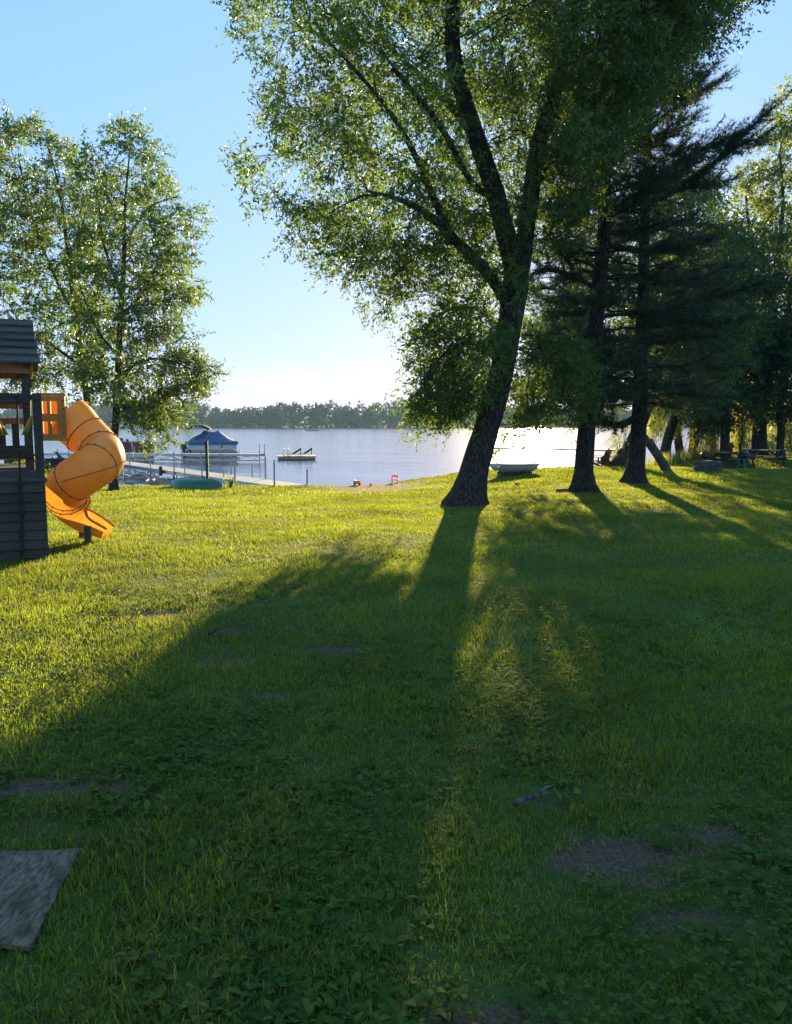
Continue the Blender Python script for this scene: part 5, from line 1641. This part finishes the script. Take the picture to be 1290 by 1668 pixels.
def kettle(px, py, label, mat, legmat, s=1.0):
    q = ground(px, py)
    t = thing('kettle_grill', label, 'grill', q, .4, 'kettle grills near the picnic tables')
    MB().lathe([(.02, .52 * s), (.16 * s, .56 * s), (.25 * s, .66 * s), (.27 * s, .74 * s), (.25 * s, .745 * s)], (0, 0, 0), 20).build('bowl', M[mat], t, world=False, smooth=True)
    lid = MB().lathe([(.275 * s, .75 * s), (.26 * s, .83 * s), (.17 * s, .92 * s), (.03 * s, .95 * s)], (0, 0, 0), 20).build('lid', M[mat], t, world=False, smooth=True)
    MB().tube([(-.06 * s, 0, .94 * s), (-.05 * s, 0, .99 * s), (.05 * s, 0, .99 * s), (.06 * s, 0, .94 * s)], .012, 6).build('handle', M['black'], lid, world=False)
    for k in range(3):
        a = k * 2.094
        MB().tube([(.14 * s * math.cos(a), .14 * s * math.sin(a), .60 * s), (.30 * s * math.cos(a), .30 * s * math.sin(a), 0)], .014, 8).build('leg', M[legmat], t, world=False)
    MB().lathe([(.02, .22 * s), (.16 * s, .23 * s), (.17 * s, .25 * s), (.02, .25 * s)], (0, 0, 0), 16).build('ash_pan', M['alu'], t, world=False)
kettle(1209, 766, 'black kettle grill on green legs in front of the picnic tables', 'black', 'green_metal', .78)
kettle(1147, 763, 'dark red kettle grill standing behind the low fire block', 'grill_red', 'black', .82)

def fire_block():
    q = ground(1153, 768)
    t = thing('fire_pit', 'low dark rectangular block fire pit beside the red kettle grill', 'fire pit', q, .15)
    for (x, y, w, d) in ((0, -.26, .74, .16), (0, .26, .74, .16), (-.29, 0, .16, .36), (.29, 0, .16, .36)):
        for z in (.09, .28):
            n = 3 if w > .5 else 2
            for k in range(n):
                ww, dd = (w / n - .012, d) if w > .5 else (w, d / n - .012)
                MB().box((x + (w / n * (k - (n - 1) / 2) if w > .5 else 0), y + (0 if w > .5 else d / n * (k - (n - 1) / 2)), z), (ww, dd, .18)).build('block', M['concrete'], t, world=False, bevel=.01)
    MB().box((0, 0, .385), (.44, .38, .02)).build('grate', M['black'], t, world=False)
fire_block()

def potted_plant():
    q = ground(1182, 763)
    p = Vector((q.x + .28, q.y + .15, q.z + .766))
    t = thing('potted_plant', 'pale green leafy plant in a pot on the smaller picnic table', 'plant', p)
    MB().lathe([(.06, 0), (.085, .14), (.095, .15), (.07, .155)], p, 12).build('pot', M['concrete'], t, smooth=True)
    r = np.random.default_rng(77); n = 60
    az = r.random(n) * 6.283; el = .3 + 1.1 * r.random(n)
    v, f, rr = leaf_blades(np.full(n, 0.0), np.full(n, 0.0), np.full(n, .14), az, el, .20 + .22 * r.random(n), .06 + .04 * r.random(n), r.random(n))
    mesh_obj('leaves', tri_mesh('leaves', v, f, M['willow_leaf'], {'rnd': rr}), None, t)
potted_plant()

# ------------------------------------------------------------------ houses across the lake
def lake_house(px, Y, w, d, h, label, seed):
    x = at(px, 690, Y).x; q = Vector((x, Y, h1(x, Y)))
    t = thing('lake_house', label, 'house', q, .1 * seed - .2, 'houses on the far shore')
    MB().box((0, 0, h / 2 - .1), (w, d, h + .2)).build('wall', M['house_wall'], t, world=False)
    MB().add([(-w / 2 - .4, -d / 2 - .4, h - .05), (w / 2 + .4, -d / 2 - .4, h - .05), (w / 2 + .4, d / 2 + .4, h - .05), (-w / 2 - .4, d / 2 + .4, h - .05), (-w / 2 - .4, 0, h + 2), (w / 2 + .4, 0, h + 2)],
             [(0, 1, 5, 4), (2, 3, 4, 5), (0, 4, 3), (1, 2, 5), (0, 3, 2, 1)]).build('roof', M['house_roof'], t, world=False)
    for k in range(3):
        MB().box((-w / 3 + k * w / 3, -d / 2 - .02, h * .55), (w * .16, .06, 1.3)).build('window', M['glass'], t, world=False)
lake_house(356, 500, 8, 6, 3, 'pale little house half hidden on the far shore above the covered boat', 1)
lake_house(588, 503, 7, 5, 2.6, 'tiny pale cottage on the far shore left of the big tree', 2)

# ------------------------------------------------------------------ haze over the lake
def haze():
    m = bpy.data.materials.new('haze_air'); m.use_nodes = True
    n, l = m.node_tree.nodes, m.node_tree.links
    n.clear()
    out = n.new('ShaderNodeOutputMaterial'); v = n.new('ShaderNodeVolumePrincipled')
    v.inputs['Color'].default_value = (.50, .78, 1.0, 1); v.inputs['Density'].default_value = HAZE_DENSITY
    v.inputs['Anisotropy'].default_value = 0.0
    l.new(v.outputs[0], out.inputs['Volume'])
    o = MB().box((0, 675, 11), (2440, 1690, 32)).build('haze', m)
    tag(o, 'thin pale evening haze over the lake', 'haze', kind='stuff')
HAZE_DENSITY = .00028
haze()
